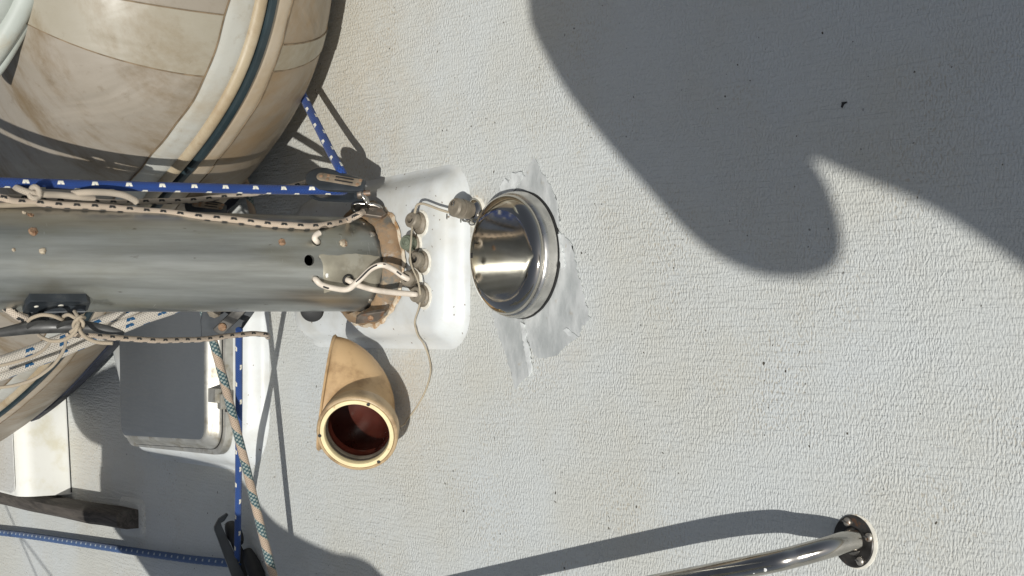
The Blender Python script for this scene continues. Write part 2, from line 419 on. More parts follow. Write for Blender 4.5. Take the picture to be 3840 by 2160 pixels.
def rounded(pts, r, n=6):
    """round the corners of a polygon of 3D points lying in one plane with true arcs"""
    out = []; N_ = len(pts)
    for i in range(N_):
        p = pts[i]; a = pts[i - 1]; b = pts[(i + 1) % N_]
        rr = r[i] if isinstance(r, (list, tuple)) else r
        da = (a - p); db = (b - p); la, lb = da.length, db.length; da.normalize(); db.normalize()
        hf = da.angle(db) / 2; d = min(rr / math.tan(hf), la * .48, lb * .48); R_ = d * math.tan(hf)
        c = p + (da + db).normalized() * (R_ / math.sin(hf))
        va, vb = p + da * d - c, p + db * d - c; an = va.angle(vb)
        for k in range(n + 1):
            t = k / n; out.append(c + (va * math.sin((1 - t) * an) + vb * math.sin(t * an)) / math.sin(an))
    return out
def inset(pts, d):
    """move a convex outline inwards by d (seen along its plane normal)"""
    c = sum(pts, V((0, 0, 0))) / len(pts); nrm = V((0, 0, 0))
    for i in range(len(pts)): nrm += (pts[i] - c).cross(pts[(i + 1) % len(pts)] - c)
    nrm.normalize(); out = []
    for i, p in enumerate(pts):
        t = (pts[(i + 1) % len(pts)] - pts[i - 1]); t.normalize()
        out.append(p + nrm.cross(t) * d)
    return out
def slab(bm, outline, layers, cap=(True, True)):
    """stack of (offset vector, inset) copies of an outline"""
    secs = [[p + o for p in (inset(outline, d) if d else outline)] for o, d in layers]
    rings = loft(bm, secs, cap=False)
    if cap[0]: bm.faces.new(list(reversed(rings[0])))
    if cap[1]: bm.faces.new(rings[-1])
    return rings
def box(bm, c, ex, ey, ez, bevel=0.0):
    vs_ = [bm.verts.new(c + ex * i + ey * j + ez * k) for i in (-1, 1) for j in (-1, 1) for k in (-1, 1)]
    F_ = [(0, 1, 3, 2), (4, 6, 7, 5), (0, 4, 5, 1), (2, 3, 7, 6), (0, 2, 6, 4), (1, 5, 7, 3)]
    fs = [bm.faces.new([vs_[i] for i in f]) for f in F_]
    if bevel:
        bmesh.ops.bevel(bm, geom=list({e for f in fs for e in f.edges}), offset=bevel, segments=2, affect='EDGES', profile=.6)
B = bmesh.new
Z = V((0, 0, 1)); X = V((1, 0, 0)); Y = V((0, 1, 0))

# ------------------------------------------------------------------ setting
bm = B(); bmesh.ops.create_grid(bm, x_segments=2, y_segments=2, size=600)
bmesh.ops.translate(bm, verts=bm.verts, vec=V((0, 0, -1.6)))
tag(link('sea', bm, 'water', smooth=False), 'blue sea around the boat', kind='structure')
bm = B()
out = [V((-1.9, -3.5, 0)), V((1.9, -3.5, 0)), V((1.9, 9, 0)), V((-1.9, 9, 0))]
slab(bm, rounded(out, .4, 8), [(-Z * 1.75, .15), (-Z * .05, 0), (V((0, 0, 0)), .03)])
tag(link('deck', bm, 'deck', smooth=False), 'pale grey deck with moulded nonskid texture', kind='structure')

# sea hood: raised moulding by the wooden rail, top left of the deck
bm = B()
c1 = D(269, 1853); c2 = D(240, 1300); dv = (c2 - c1); dv.z = 0; dv.normalize(); aw = V((-dv.y, dv.x, 0))
if aw.y < 0: aw = -aw
c4 = D(-250, 1772, .108); c4.z = 0
ol = [c1, c1 + dv * .62, c4 + dv * .62, c4]
hh = .108
bm = B(); secs = []; inn = []
pf = [(0, -.002), (.003, .020), (.008, hh - .040)] + [(.008 + .034 * (1 - math.cos(t)), hh - .040 + .038 * math.sin(t)) for t in [k * PI / 20 for k in range(1, 11)]] + [(.12, hh + .001), (1.0, hh + .006)]
d1 = (c4 - c1); d1.z = 0; d1.normalize()
for k in range(13):
    e_ = (.62 * k / 12)
    secs.append([c1 + dv * e_ + d1 * a_ + Z * z_ for a_, z_ in pf] + [c1 + dv * e_ + d1 * 1.0 - Z * .002])
loft(bm, secs, cap=True)
hood = tag(link('sea_hood', bm, 'gel_warm', origin=c1, angle=35), 'white moulded hood with smooth bright front beside the dark wooden rail', 'hood')
bm = B()
ol = rounded([c1 + dv * .004 + d1 * .036, c1 + dv * .60 + d1 * .036, c1 + dv * .60 + d1 * .95, c1 + dv * .004 + d1 * .95], .02, 5)
for p in ol:
    t = (p - c1).dot(d1); p.z = hh + .001 + .005 * max(0, (t - .12) / .88) - (.0016 if t < .05 else 0)
slab(bm, ol, [(Z * .0002, 0), (Z * .0014, .001)])
link('nonskid_panel', bm, 'deck_far', hood)
bm = B()
for a, b in ((c1 + dv * .004, c1 + dv * .74),):
    n_ = -aw
    box(bm, (a + b) / 2 + n_ * .0015 + Z * .001, (b - a) / 2, n_ * .0010, Z * .0012)
link('caulk_line', bm, 'crack', hood)

# wooden handrail
a = D(474, 1950, .03); b = D(-160, 1834, .03)
ax = (b - a).normalized(); sd = ax.cross(Z).normalized()
hr = empty('wooden_handrail', V((a.x, a.y, 0)), 'weathered dark wooden rail on deck below the white hood', 'handrail')
bm = B()
secs = []
L_ = (b - a).length
prof = [(-.5, 0), (-.5, .55), (-.42, .85), (-.25, 1), (.25, 1), (.42, .85), (.5, .55), (.5, 0)]
for i in range(25):
    t = i / 24; q = a.lerp(b, t); q = V((q.x, q.y, 0))
    wd = .036 * (1 + .05 * math.sin(t * 17)) ; ht = .046 + .006 * math.sin(t * 6) + random.uniform(-.0005, .0005)
    q = q + sd * .003 * math.sin(t * 2.6)
    z0 = .004 if t < .12 or t > .8 else .012
    secs.append([q + sd * (u_ * wd) + Z * (z0 + v_ * ht) for u_, v_ in prof])
loft(bm, secs); link('rail', bm, 'wood', hr, angle=50)
bm = B()
q = V((a.x, a.y, 0)) - ax * .004
ol = rounded([q + sd * .030 - ax * .010, q + sd * .030 + ax * .10, q - sd * .030 + ax * .10, q - sd * .030 - ax * .010], .01, 4)
slab(bm, ol, [(V((0, 0, 0)), -.008), (Z * .003, -.002), (Z * .005, .004)], cap=(False, True)); link('moulded_foot', bm, 'deck', hr)

# mast step plinth
PZ = .036
pl = [D(1752, 622), D(1752, 1292), D(1150, 1284), D(1150, 742)]
plo = rounded(pl, .045, 10)
bm = B()
slab(bm, plo, [(V((0, 0, -.001)), -.010), (Z * .0012, -.004), (Z * .005, .002), (Z * .016, .0075), (Z * .026, .013), (Z * .032, .020), (Z * (PZ - .001), .029), (Z * PZ, .038)], cap=(False, True))
plinth = tag(link('mast_plinth', bm, 'gel', origin=D(1450, 990)), 'smooth white moulded plinth under the grey mast', 'plinth')

# ------------------------------------------------------------------ mast
MB = D(1330, 992, PZ + .020)
mu = -(FW + CR * ((10850 - 1920) / F) - CU * ((1150 - 1080) / F)).normalized()
MB = MB - mu * .020
RA, RB = .0690, .0845
mex = (X - mu * X.dot(mu)).normalized(); mey = mu.cross(mex)        # mey points away from the camera
def mast_hit(x, y):
    """where the pixel's ray meets the mast; point and outward normal"""
    d = ray(x, y); o = EYE - MB
    ox, oy, dx, dy = o.dot(mex) / RA, o.dot(mey) / RB, d.dot(mex) / RA, d.dot(mey) / RB
    a_, b_, c_ = dx * dx + dy * dy, 2 * (ox * dx + oy * dy), ox * ox + oy * oy - 1
    ds = b_ * b_ - 4 * a_ * c_
    if ds < 0: ds = 0
    t = (-b_ - math.sqrt(ds)) / (2 * a_)
    p = EYE + d * t; q = p - MB
    n_ = (mex * (q.dot(mex) / RA ** 2) + mey * (q.dot(mey) / RB ** 2)).normalized()
    return p, n_, t
def zm(x): return 2.374 * 338.7 / (386 - .0356 * x)
mast = empty('mast', MB, 'thick weathered grey alloy mast standing on the white plinth', 'mast')
bm = B()
SD = 96
secs = []
for (h, s) in [(0, 1), (.15, 1), (.5, 1), (1.2, 1), (2.6, 1), (2.6, .94), (1.2, .94), (.5, .94), (0, .94)]:
    secs.append([MB + mu * h + (mex * RA * math.cos(2 * PI * k / SD) + mey * RB * math.sin(2 * PI * k / SD)) * s for k in range(SD)])
secs.append([p.copy() for p in secs[0]])
loft(bm, secs, cap=False); bmesh.ops.remove_doubles(bm, verts=bm.verts, dist=1e-6)
tubeo = link('mast_tube', bm, 'alu', mast)
# holes drilled through the wall
cb = B()
holes = [(1160, 976, 21), (1187, 905, 19), (1183, 1047, 14), (1303, 1047, 17)]
for x, y, r in holes:
    p, n_, t = mast_hit(x, y)
    lathe(cb, p - n_ * .02, n_, [(r * t / F, 0), (r * t / F, .03)], 24)
cut = link('cutter', cb, 'black')
md = tubeo.modifiers.new('cut', 'BOOLEAN'); md.object = cut; md.operation = 'DIFFERENCE'; md.solver = 'EXACT'
bpy.context.view_layer.update()
me = bpy.data.meshes.new_from_object(tubeo.evaluated_get(bpy.context.evaluated_depsgraph_get()))
tubeo.modifiers.clear(); tubeo.data = me; me.name = 'mast_tube'
me.polygons.foreach_set('use_smooth', [True] * len(me.polygons)); me.set_sharp_from_angle(angle=math.radians(35))
bpy.data.objects.remove(cut)
# collar, irregular like a corroded casting
bm = B()
SD2 = 90; cprof = [(.000, .003), (.002, .022), (.004, .0245), (.0085, .0235), (.013, .018), (.0185, .011), (.0205, .004), (.0195, .001), (.013, -.001)]
CZ = MB - mu * .002
secs = []
for j, (dr, h) in enumerate(cprof):
    s_ = []
    for k in range(SD2):
        an = 2 * PI * k / SD2
        wob = .0016 * math.sin(an * 7 + 1) + .0012 * math.sin(an * 17 + j) + random.uniform(-.0006, .0006)
        if j in (0,): wob = 0
        hh_ = h + (random.uniform(-.0007, .0007) if 0 < j < 7 else 0)
        s_.append(CZ + mu * hh_ + mex * (RA + dr + wob) * math.cos(an) + mey * (RB + dr + wob) * math.sin(an))
    secs.append(s_)
loft(bm, secs, cap=False); link('base_collar', bm, 'collar', mast, angle=60)
bm = B()
secs = []
for dr, h in ((.015, .0015), (.0215, .0032), (.0235, .0024), (.0255, .0004)):
    s_ = []
    for k in range(120):
        an = 2 * PI * k / 120
        wob = (.0016 * math.sin(an * 9 + 2) + .0013 * math.sin(an * 23) + random.uniform(-.001, .001)) if dr > .02 else 0
        s_.append(CZ + mu * h + mex * (RA + dr + wob) * math.cos(an) + mey * (RB + dr + wob) * math.sin(an))
    secs.append(s_)
loft(bm, secs, cap=False); link('sealant_bead', bm, 'bedding', mast, angle=60)
# lower tab with a hole, brown
def px_prism(bm, pix, Zc, th, tilt=None, bevel=.0008):
    """a plate facing the camera-ward direction 'tilt' through the given pixels, th thick"""
    n_ = (tilt or CB).normalized(); p0 = P(sum(p[0] for p in pix) / len(pix), sum(p[1] for p in pix) / len(pix), Zc)
    pts = []
    for x, y in pix:
        d = ray(x, y); pts.append(EYE + d * ((p0 - EYE).dot(n_) / d.dot(n_)))
    slab(bm, pts, [(-n_ * th, bevel), (-n_ * (th - bevel), 0), (-n_ * bevel, 0), (V((0, 0, 0)), bevel)])
    return pts, n_
bm = B()
px_prism(bm, [(1333, 1216), (1336, 1194), (1352, 1181), (1442, 1168), (1440, 1180), (1428, 1196), (1414, 1207)], 2.275, .007, (CB * .8 - CU * .6).normalized())
tb = link('collar_tab', bm, 'tab', mast, angle=30)
bm = B(); p = P(1390, 1192, 2.274); lathe(bm, p, (CB * .8 - CU * .6), [(.0042, -.001), (.0042, .0009), (.003, .0016), (.0005, .0016)], 20); link('rivet', bm, 'rust', mast)
bm = B()
px_prism(bm, [(1345, 800), (1352, 778), (1425, 768), (1448, 800), (1430, 812)], 2.305, .006, (CB * .7 + CU * .7).normalized())
link('collar_tab', bm, 'tab', mast, angle=30)
# rivets, plugs, stains on the mast face
def stud(x, y, r, mat, name, hgt=.0016, dome=True):
    p, n_, t = mast_hit(x, y); r = r * t / F; bm = B()
    pr = [(r, -.001), (r, hgt * .45), (r * .75, hgt * .85), (r * .35, hgt)] if dome else [(r, -.001), (r, hgt), (r * .6, hgt), (r * .5, hgt * .3)]
    lathe(bm, p, n_, pr, 16)
    if mat != 'screw':
        for v in bm.verts: v.co += V([random.uniform(-1, 1) for _ in range(3)]) * r * .16
    return link(name, bm, mat, mast)
for a_ in ((1287, 912, 15, 'corroded', 'rivet', .004), (1057, 908, 14, 'rust', 'rust_plug'), (124, 868, 18, 'rust', 'rust_plug', .002), (160, 941, 13, 'corroded', 'rivet', .003),
           (51, 937, 7, 'corroded', 'rivet'), (92, 799, 9, 'corroded', 'rivet', .003), (115, 806, 12, 'rust', 'rust_plug', .001), (1397, 878, 14, 'screw', 'rivet', .002), (1390, 1128, 11, 'screw', 'rivet', .002), (1365, 838, 8, 'screw', 'rivet', .002)):
    stud(*a_)
def mast_film(pix, name, mat, th=.0004, parent=mast):
    """thin film lying on the mast, outline in pixels"""
    bm = B(); n = 14
    xs = [p[0] for p in pix]; x0, x1 = min(xs), max(xs)
    def span(x):
        ys = []
        for (a, b), (c, d) in zip(pix, pix[1:] + pix[:1]):
            if a != c and min(a, c) <= x <= max(a, c): ys.append(b + (d - b) * (x - a) / (c - a))
        return min(ys), max(ys)
    top = []
    for i in range(n + 1):
        x = x0 + (x1 - x0) * i / n; x = min(max(x, x0 + .5), x1 - .5); y0, y1 = span(x)
        row = []
        for j in range(11):
            jit = random.uniform(-2.5, 2.5) if j in (0, 10) or i in (0, n) else 0
            p, n_, t = mast_hit(x + jit, y0 + (y1 - y0) * j / 10 + jit); row.append(bm.verts.new(p + n_ * th))
        top.append(row)
    for r0, r1 in zip(top, top[1:]):
        for k in range(10): bm.faces.new((r0[k], r0[k + 1], r1[k + 1], r1[k]))
    return link(name, bm, mat, parent)
mast_film([(1196, 952), (1240, 960), (1320, 950), (1425, 962), (1440, 1010), (1425, 1090), (1330, 1075), (1200, 1100)], 'sealant_film', 'patch')
bm = B(); p, n_, t = mast_hit(1303, 1047)
lathe(bm, p, n_, [(19 * t / F, -.003), (22 * t / F, .0006), (21.5 * t / F, .003), (17 * t / F, .0036), (14 * t / F, .001), (13.5 * t / F, -.004)], 24, cap=(False, False)); link('grommet', bm, 'black', mast)
# white splash mark
mast_film([(1219, 1030), (1224, 1024), (1230, 1026), (1229, 1038), (1222, 1041)], 'paint_fleck', 'paint', .0007)

# rubber plug on the far side under the mast
p = P(1170, 1165, 2.33)
bm = B(); lathe(bm, p, (CB * .9 - CU * .25), [(.0165, -.03), (.0172, 0), (.0155, .004), (.010, .006), (.0005, .0068)], 28)
tag(link('rubber_plug', bm, 'black', origin=p), 'round black rubber plug showing below the mast near its foot', 'plug')

# ------------------------------------------------------------------ cables
def rope(name, pts, r, mat, label, cat, group=None, n=10, sides=14, wob=0.0, ends=True):
    q = catmull(pts, n)
    if wob:
        fr = frames(q); ph = random.uniform(0, 6)
        q = [p + (f[1] * math.sin(i * .37 + ph) + f[2] * math.sin(i * .23 + ph * 2)) * wob for i, (p, f) in enumerate(zip(q, fr))]
    bm = B(); rr = [r] * len(q)
    tube(bm, q, rr, sides)
    o = link(name, bm, mat, origin=q[0], angle=60)
    return tag(o, label, cat, group)
def mpath(lst):                    # (x, y, lift off the mast face in metres)
    out = []
    for x, y, h in lst:
        p, n_, t = mast_hit(x, y); out.append(P(x, y, t - h))
    return out
c1p = mpath([(1178, 1042, -.02), (1184, 1048, .003), (1205, 1067, .012), (1252, 1081, .018), (1305, 1084, .022), (1345, 1052, .028)]) + \
    [P(1392, 1008, 2.245), P(1435, 994, 2.245), D(1474, 1010, .073), D(1508, 1034, .064), D(1526, 1044, .058), D(1536, 1047, .052)]
cbl = rope('electric_cable', c1p, .0041, 'cable', 'white electric cable with split sheath looping from mast hole to gland', 'cable')
q = catmull(c1p, 10)
for i0, i1, off in ((21, 27, -.0012), (47, 66, .0008), (70, 74, .001), (83, 90, .0003)):
    bm = B(); seg = []
    for p in q[i0:i1 + 1]:
        d = (p - EYE).normalized(); seg.append(p - d * .0026 + CU * off)
    tube(bm, seg, [.0006] + [.0018] * (len(seg) - 2) + [.0006], 8); link('split', bm, 'crack', cbl)
c2p = mpath([(1295, 1046, -.02), (1304, 1050, .002), (1340, 1068, .012)]) + [D(1400, 1086, .077), D(1470, 1096, .069), D(1535, 1102, .062), D(1556, 1104, .057), D(1566, 1105, .052)]
rope('electric_cable', c2p, .0041, 'cable', 'straight white electric cable from black grommet down to lowest gland', 'cable')
c3p = mpath([(1196, 912, -.03), (1188, 905, .004), (1180, 893, .012), (1187, 880, .016), (1198, 873, .018)])
st_ = rope('cable_stub', c3p, .0041, 'cable', 'short cut white cable stub bent out of upper mast hole', 'cable')
bm = B(); d = (c3p[-1] - c3p[-2]).normalized(); lathe(bm, c3p[-1], d, [(.003, -.0005), (.003, .0006), (.001, .0006)], 12); link('core', bm, 'crack', st_)

# ------------------------------------------------------------------ cable glands on the plinth
def gland(x, y, capx, capy, kind, label, rb=.0155, rc=.0105, hgt=.022):
    base = D(x, y, PZ); top = D(capx, capy, PZ + hgt)
    ax = (top - base).normalized(); L_ = (top - base).length
    g = empty('cable_gland', base, label, 'cable gland', 'deck glands beside the mast foot')
    bm = B(); lathe(bm, base + Z * .0003, Z, [(rb + .0035, 0), (rb + .003, .0012), (rb - .001, .002)], 40)
    for v in bm.verts: v.co += V((random.uniform(-1, 1), random.uniform(-1, 1), 0)) * .0009
    link('sealant_ring', bm, 'sealant', g)
    bm = B(); lathe(bm, base + Z * .001, Z, [(rb, 0), (rb, .0035), (rb - .002, .0055), (rc + .001, .007), (rc + .001, .009)], 6 if kind == 'hex' else 30); link('flange', bm, 'gland', g, angle=30)
    for k in range(2):
        an = .9 + k * PI; bm = B(); lathe(bm, base + Z * .0055 + V((math.cos(an), math.sin(an), 0)) * (rb * .78), Z, [(.0026, -.002), (.0026, .001), (.0016, .0016)], 12); link('screw', bm, 'screw', g)
    bm = B()
    pr = [(rc, .005), (rc, L_ * .55), (rc + .0006, L_ * .58), (rc + .0006, L_ * .9), (rc - .001, L_)]
    if kind in ('open', 'cabled'): pr += [(rc * .52, L_ + .0003), (rc * .46, L_ - .003), (rc * .46, L_ - .009)]
    lathe(bm, base, ax, pr, 30); link('cap', bm, 'gland_green' if kind == 'plug' else 'gland', g, angle=30)
    bm = B()
    if kind == 'plug':
        lathe(bm, base + ax * (L_ + .0002), ax, [(rc * .62, 0), (rc * .6, .0016), (rc * .45, .0018), (rc * .42, .0006), (rc * .2, .0006), (.0005, .0016)], 24); link('plug', bm, 'gland_green', g)
    else:
        lathe(bm, base + ax * (L_ - .0088), ax, [(rc * .45, 0), (rc * .45, .002), (.0003, .0022)], 20); link('rubber_seal', bm, 'black', g)
    return g
gland(1580, 838, 1537, 822, 'open', 'empty grey gland nearest the chained connector, twine hitched over it')
gland(1556, 918, 1522, 908, 'plug', 'green tarnished plugged gland close against the mast collar')
gland(1590, 982, 1552, 972, 'open', 'empty grey gland in the middle of the five, between plugged and cabled ones')
gland(1556, 1050, 1524, 1043, 'cabled', 'gland taking the split looping white cable')
gland(1592, 1110, 1556, 1103, 'cabled', 'lowest gland of the row, taking the straight white cable')

# chained deck connector
cb_ = D(1783, 795); ctop = D(1700, 776, .040); ax = (ctop - cb_).normalized(); L_ = (ctop - cb_).length
dc = empty('deck_connector', cb_, 'capped deck connector with small chain between plinth and chrome dome', 'connector')
bm = B(); lathe(bm, cb_, Z, [(.0225, 0), (.021, .0012), (.018, .0018)], 36)
for v in bm.verts: v.co += V((random.uniform(-1, 1), random.uniform(-1, 1), 0)) * .0012
link('sealant_ring', bm, 'sealant', dc)
bm = B(); lathe(bm, cb_ + Z * .001, Z, [(.0185, 0), (.0185, .003), (.016, .006), (.013, .008), (.012, .012)], 30); link('chrome_flange', bm, 'chrome', dc)
for an in (.6, 2.5, 4.4):
    bm = B(); lathe(bm, cb_ + Z * .005 + V((math.cos(an), math.sin(an), 0)) * .0145, Z, [(.0032, -.003), (.0032, .002), (.002, .0032)], 12); link('screw', bm, 'screw', dc)
bm = B(); lathe(bm, cb_, ax, [(.0115, .008), (.0122, .012), (.0122, .019), (.0132, .0195), (.0138, .027), (.0126, .0275), (.0132, .028), (.0132, L_ - .003), (.011, L_), (.004, L_ + .0005)], 30); link('cap', bm, 'gland', dc, angle=30)
bm = B(); e1, e2 = ortho(ax, CU)
pts = [cb_ + ax * (L_ + .002) + e1 * (.004 + .003 * math.cos(t)) + e2 * .003 * math.sin(t) + CB * .002 for t in [i * PI / 6 for i in range(13)]]
tube(bm, pts, .0008, 8, cap=False); link('wire_eye', bm, 'steel', dc)
for i, (x, y) in enumerate([(1676, 812), (1712, 825), (1728, 826), (1745, 822), (1758, 826), (1770, 835)]):
    bm = B(); c_ = D(x, y, .006 + .004 * abs(3 - i) / 3 + (.028 if i == 0 else 0)); rr = .0042
    u1 = (CR if i % 2 else CB); u2 = CU
    tube(bm, [c_ + u1 * rr * math.cos(k * PI / 6) + u2 * rr * .8 * math.sin(k * PI / 6) for k in range(13)], .0009, 8, cap=False); link('chain_link', bm, 'steel', dc)

# twine from connector over glands to the cowl
tw = [D(1690, 797, .036), D(1650, 786, .046), D(1605, 770, .052), D(1578, 763, .054), D(1562, 772, .054), D(1556, 800, .052)]
rope('cream_twine', tw, .0018, 'twine', 'short slack cream cord tied from chained connector to first gland', 'cord', wob=.0003)
tw = [D(1547, 848, PZ + .020), D(1541, 900, PZ + .027), D(1538, 950, PZ + .028), D(1545, 1000, PZ + .028), D(1568, 1055, PZ + .022), D(1575, 1100, PZ + .019), D(1572, 1150, PZ + .010), D(1556, 1205, PZ + .003), D(1559, 1235, .038), D(1572, 1265, .027), D(1590, 1292, .012),
      D(1606, 1330, .003), D(1614, 1385, .005), D(1608, 1430, .004), D(1588, 1480, .003), D(1560, 1530, .003), D(1530, 1570, .003), D(1517, 1592, .004), D(1500, 1600, .012)]
rope('cream_twine', tw, .0013, 'twine', 'long thin cream twine trailing from glands across deck to the beige cowl', 'cord', wob=.0003, n=8)

# ------------------------------------------------------------------ chrome dome vent and tape around it
VC = D(1958, 956)
dv_ = empty('dome_vent', VC, 'polished steel dome vent with black gasket on grey tape residue', 'vent')
bm = B(); lathe(bm, VC, Z, [(.0845, 0), (.0850, .002), (.0845, .0045), (.081, .0052)], 72); link('gasket', bm, 'black', dv_)
for v in dv_.children[0].data.vertices: v.co *= 1 + random.uniform(-.004, .004)
bm = B(); lathe(bm, VC, Z, [(.0815, .0052), (.0838, .006), (.0840, .009), (.0832, .0165), (.0815, .0215), (.0795, .0238), (.0785, .0241)], 96); link('rim_band', bm, 'brushed', dv_)
bm = B()
pr = [(.0786, .0238), (.0790, .0250)]
for i in range(0, 13):
    t = i / 12 * PI / 2
    pr.append((.058 + .0210 * math.cos(t) ** .95, .0252 + .0118 * math.sin(t) ** .95))
for i in range(1, 14):
    r_ = .058 * (1 - i / 13) + .0003
    pr.append((r_, .0370 + (.058 ** 2 - r_ ** 2) / 2.2))
lathe(bm, VC, Z, pr, 96); link('dome', bm, 'chrome', dv_, angle=80)
p = VC + V((-.002, .0715, .0375)); bm = B(); box(bm, VC + V((0, .0640, .0362)), X * .0036, Y * .0022, Z * .0012, .0003); link('drain_slot', bm, 'black', dv_)

def film(name, pix, mat, label, z=.0004, th=.0012, jit=4, parent=None, cat='tape residue', group=None):
    pts = []
    n_ = len(pix)
    for i in range(n_):
        (a, b), (c, d) = pix[i], pix[(i + 1) % n_]
        k = max(1, int(math.hypot(c - a, d - b) / 9))
        for j in range(k):
            t = j / k; pts.append(D(a + (c - a) * t + random.uniform(-jit, jit), b + (d - b) * t + random.uniform(-jit, jit)))
    bm = B()
    lo = [bm.verts.new(p + Z * z) for p in pts]; hi = [bm.verts.new(p + Z * (z + th)) for p in pts]
    f1 = bm.faces.new(hi); f2 = bm.faces.new(list(reversed(lo)))
    for i in range(len(pts)): bm.faces.new((lo[i], lo[(i + 1) % len(pts)], hi[(i + 1) % len(pts)], hi[i]))
    bmesh.ops.triangulate(bm, faces=[f1, f2])
    o = link(name, bm, mat, parent, smooth=False, origin=D(*pix[0]) if parent is None else None)
    if label: tag(o, label, cat, group)
    return o
G = 'tape scraps around the dome vent'
film('tape_scrap', [(1868, 735), (1885, 678), (1922, 672), (1926, 650), (1958, 643), (1974, 660), (1984, 626), (2004, 588), (2016, 602), (2032, 645), (2066, 690), (2090, 760), (2104, 850), (2060, 860), (1960, 760)], 'tape', 'torn grey tape scrap with spiky top above the dome vent', group=G)
film('tape_scrap', [(1846, 1165), (1868, 1245), (1902, 1335), (1936, 1462), (1958, 1430), (1996, 1404), (1988, 1372), (1978, 1300), (1960, 1200), (1930, 1150)], 'tape', 'long narrow pointed grey tape scrap below the dome vent', group=G)
film('tape_scrap', [(1968, 1206), (1990, 1300), (2012, 1336), (2042, 1346), (2096, 1332), (2132, 1292), (2176, 1258), (2190, 1222), (2216, 1202), (2200, 1130), (2172, 1030), (2142, 900), (2098, 870), (2060, 1100), (2000, 1180)], 'tape', 'widest grey tape scrap right of and below the dome vent', z=.0006, group=G)

scr_ = [o for o in C.objects if o.name.startswith('tape_scrap')]
for k, pix in ((0, [(1882, 700), (1900, 668), (1915, 690), (1930, 650), (1962, 645), (1968, 664), (1945, 700), (1925, 735), (1895, 742)]),
               (1, [(1960, 1208), (1972, 1215), (1986, 1290), (1998, 1345), (2003, 1392), (1990, 1412), (1984, 1372), (1972, 1300)]),
               (2, [(2118, 1236), (2132, 1230), (2160, 1250), (2178, 1262), (2166, 1268), (2140, 1258)]),
               (2, [(2092, 880), (2104, 872), (2116, 940), (2126, 1000), (2112, 1010), (2104, 960)])):
    film('crinkled_edge', pix, 'crinkle', None, z=.0019, th=.0016, jit=3, parent=scr_[k])

# ------------------------------------------------------------------ beige cowl vent lying on its side
kc = D(1338, 1628, .104)                     # centre of the open collar
kn = (CB * .90 - CU * .36 - CR * .08).normalized()
zk = (kc - EYE).dot(FW); kr = 146 * zk / F
pv = P(1206, 1560, zk + .036)                # hinge of the elbow, between mouth and collar
cw = empty('cowl_vent', V((kc.x, kc.y + .06, 0)), 'yellowed cream cowl vent lying on its side with open red-lined collar', 'cowl vent')
def sect(c, n_, r, ru=1.0, ref=CU, sides=48):
    e1, e2 = ortho(n_, ref); return [c + (e1 * math.cos(2 * PI * k / sides) * ru + e2 * math.sin(2 * PI * k / sides)) * r for k in range(sides)]
mr = 212 * (zk + .08) / F
def hood_section(t, sh=0.0, grow=0.0):
    ph = t * PI / 2
    rad = FW * math.cos(ph) + CR * math.sin(ph)
    up = (CU * .99 + CR * .14 * (1 - t)).normalized()
    d_ = .041 + .014 * math.sin(t * PI) ** 1.1 + (kr * .86 - .041) * t
    a_ = mr * (1 - t ** 2.1) + kr * .86 * t ** 2.1
    yo = (1480 - 1560) + (1612 - 1480) * t ** 2.1
    c_ = pv - CU * (yo * (zk + .06) / F) + CR * (-yo * .14 * (1 - t) * zk / F) + rad * d_
    n_ = 48; out = []
    for k in range(n_):
        an = 2 * PI * k / n_
        out.append(c_ + up * math.cos(an) * (a_ - sh + grow) + rad * math.sin(an) * (d_ - sh + grow))
    return out
nk = [kc - kn * .030 + (v - kc) for v in sect(kc, kn, kr * .97)]
ke1, ke2 = ortho(kn, CU)
def hood_sections(sh):
    last = [[kc - kn * d_ + (ke1 * math.cos(2 * PI * k / 48) - ke2 * math.sin(2 * PI * k / 48)) * (kr * (.84 if d_ > .03 else .88) - sh) for k in range(48)] for d_ in (.034, .022)]
    return [hood_section(i / 20, sh) for i in range(19)] + last
bm = B(); loft(bm, hood_sections(0), cap=False); link('hood', bm, 'cowl', cw, angle=80)
bm = B(); loft(bm, hood_sections(.003), cap=False); link('red_lining', bm, 'cowl_in', cw, angle=80)
bm = B()
off = lambda sc, d: [p - CR * d for p in sc]
loft(bm, [hood_section(0, .003), off(hood_section(0, .002), .003), off(hood_section(0, 0, .0015), .004), off(hood_section(0, 0, .0035), .001), hood_section(.03, 0, .0008)], cap=False); link('mouth_rim', bm, 'cowl', cw, angle=70)
bm = B()
lathe(bm, kc, kn, [(kr * .82, -.032), (kr * 1.0, -.030), (kr * 1.035, -.026), (kr * 1.055, -.012), (kr * 1.06, -.003), (kr * 1.04, 0), (kr * .985, .0006), (kr * .975, -.001), (kr * .97, -.0012)], 72, cap=(False, False), ref=CU); link('collar', bm, 'cowl_old', cw, angle=70)
bm = B()
lathe(bm, kc, kn, [(kr * .965, -.0015), (kr * .955, .0008), (kr * .86, .0010), (kr * .845, -.0005), (kr * .835, -.006)], 72, cap=(False, False), ref=CU); link('pale_rim', bm, 'cowl_rim', cw, angle=50)
bm = B()
lathe(bm, kc, kn, [(kr * .835, -.006), (kr * .825, -.009), (kr * .838, -.011), (kr * .82, -.014), (kr * .815, -.022)], 72, cap=(False, False), ref=CU); link('thread', bm, 'gland', cw, angle=30)
bm = B()
lathe(bm, kc, kn, [(kr * .815, -.020), (kr * .81, -.031)], 72, cap=(False, False), ref=CU); link('throat', bm, 'cowl_in', cw, angle=30)
e1, e2 = ortho(kn, CU)
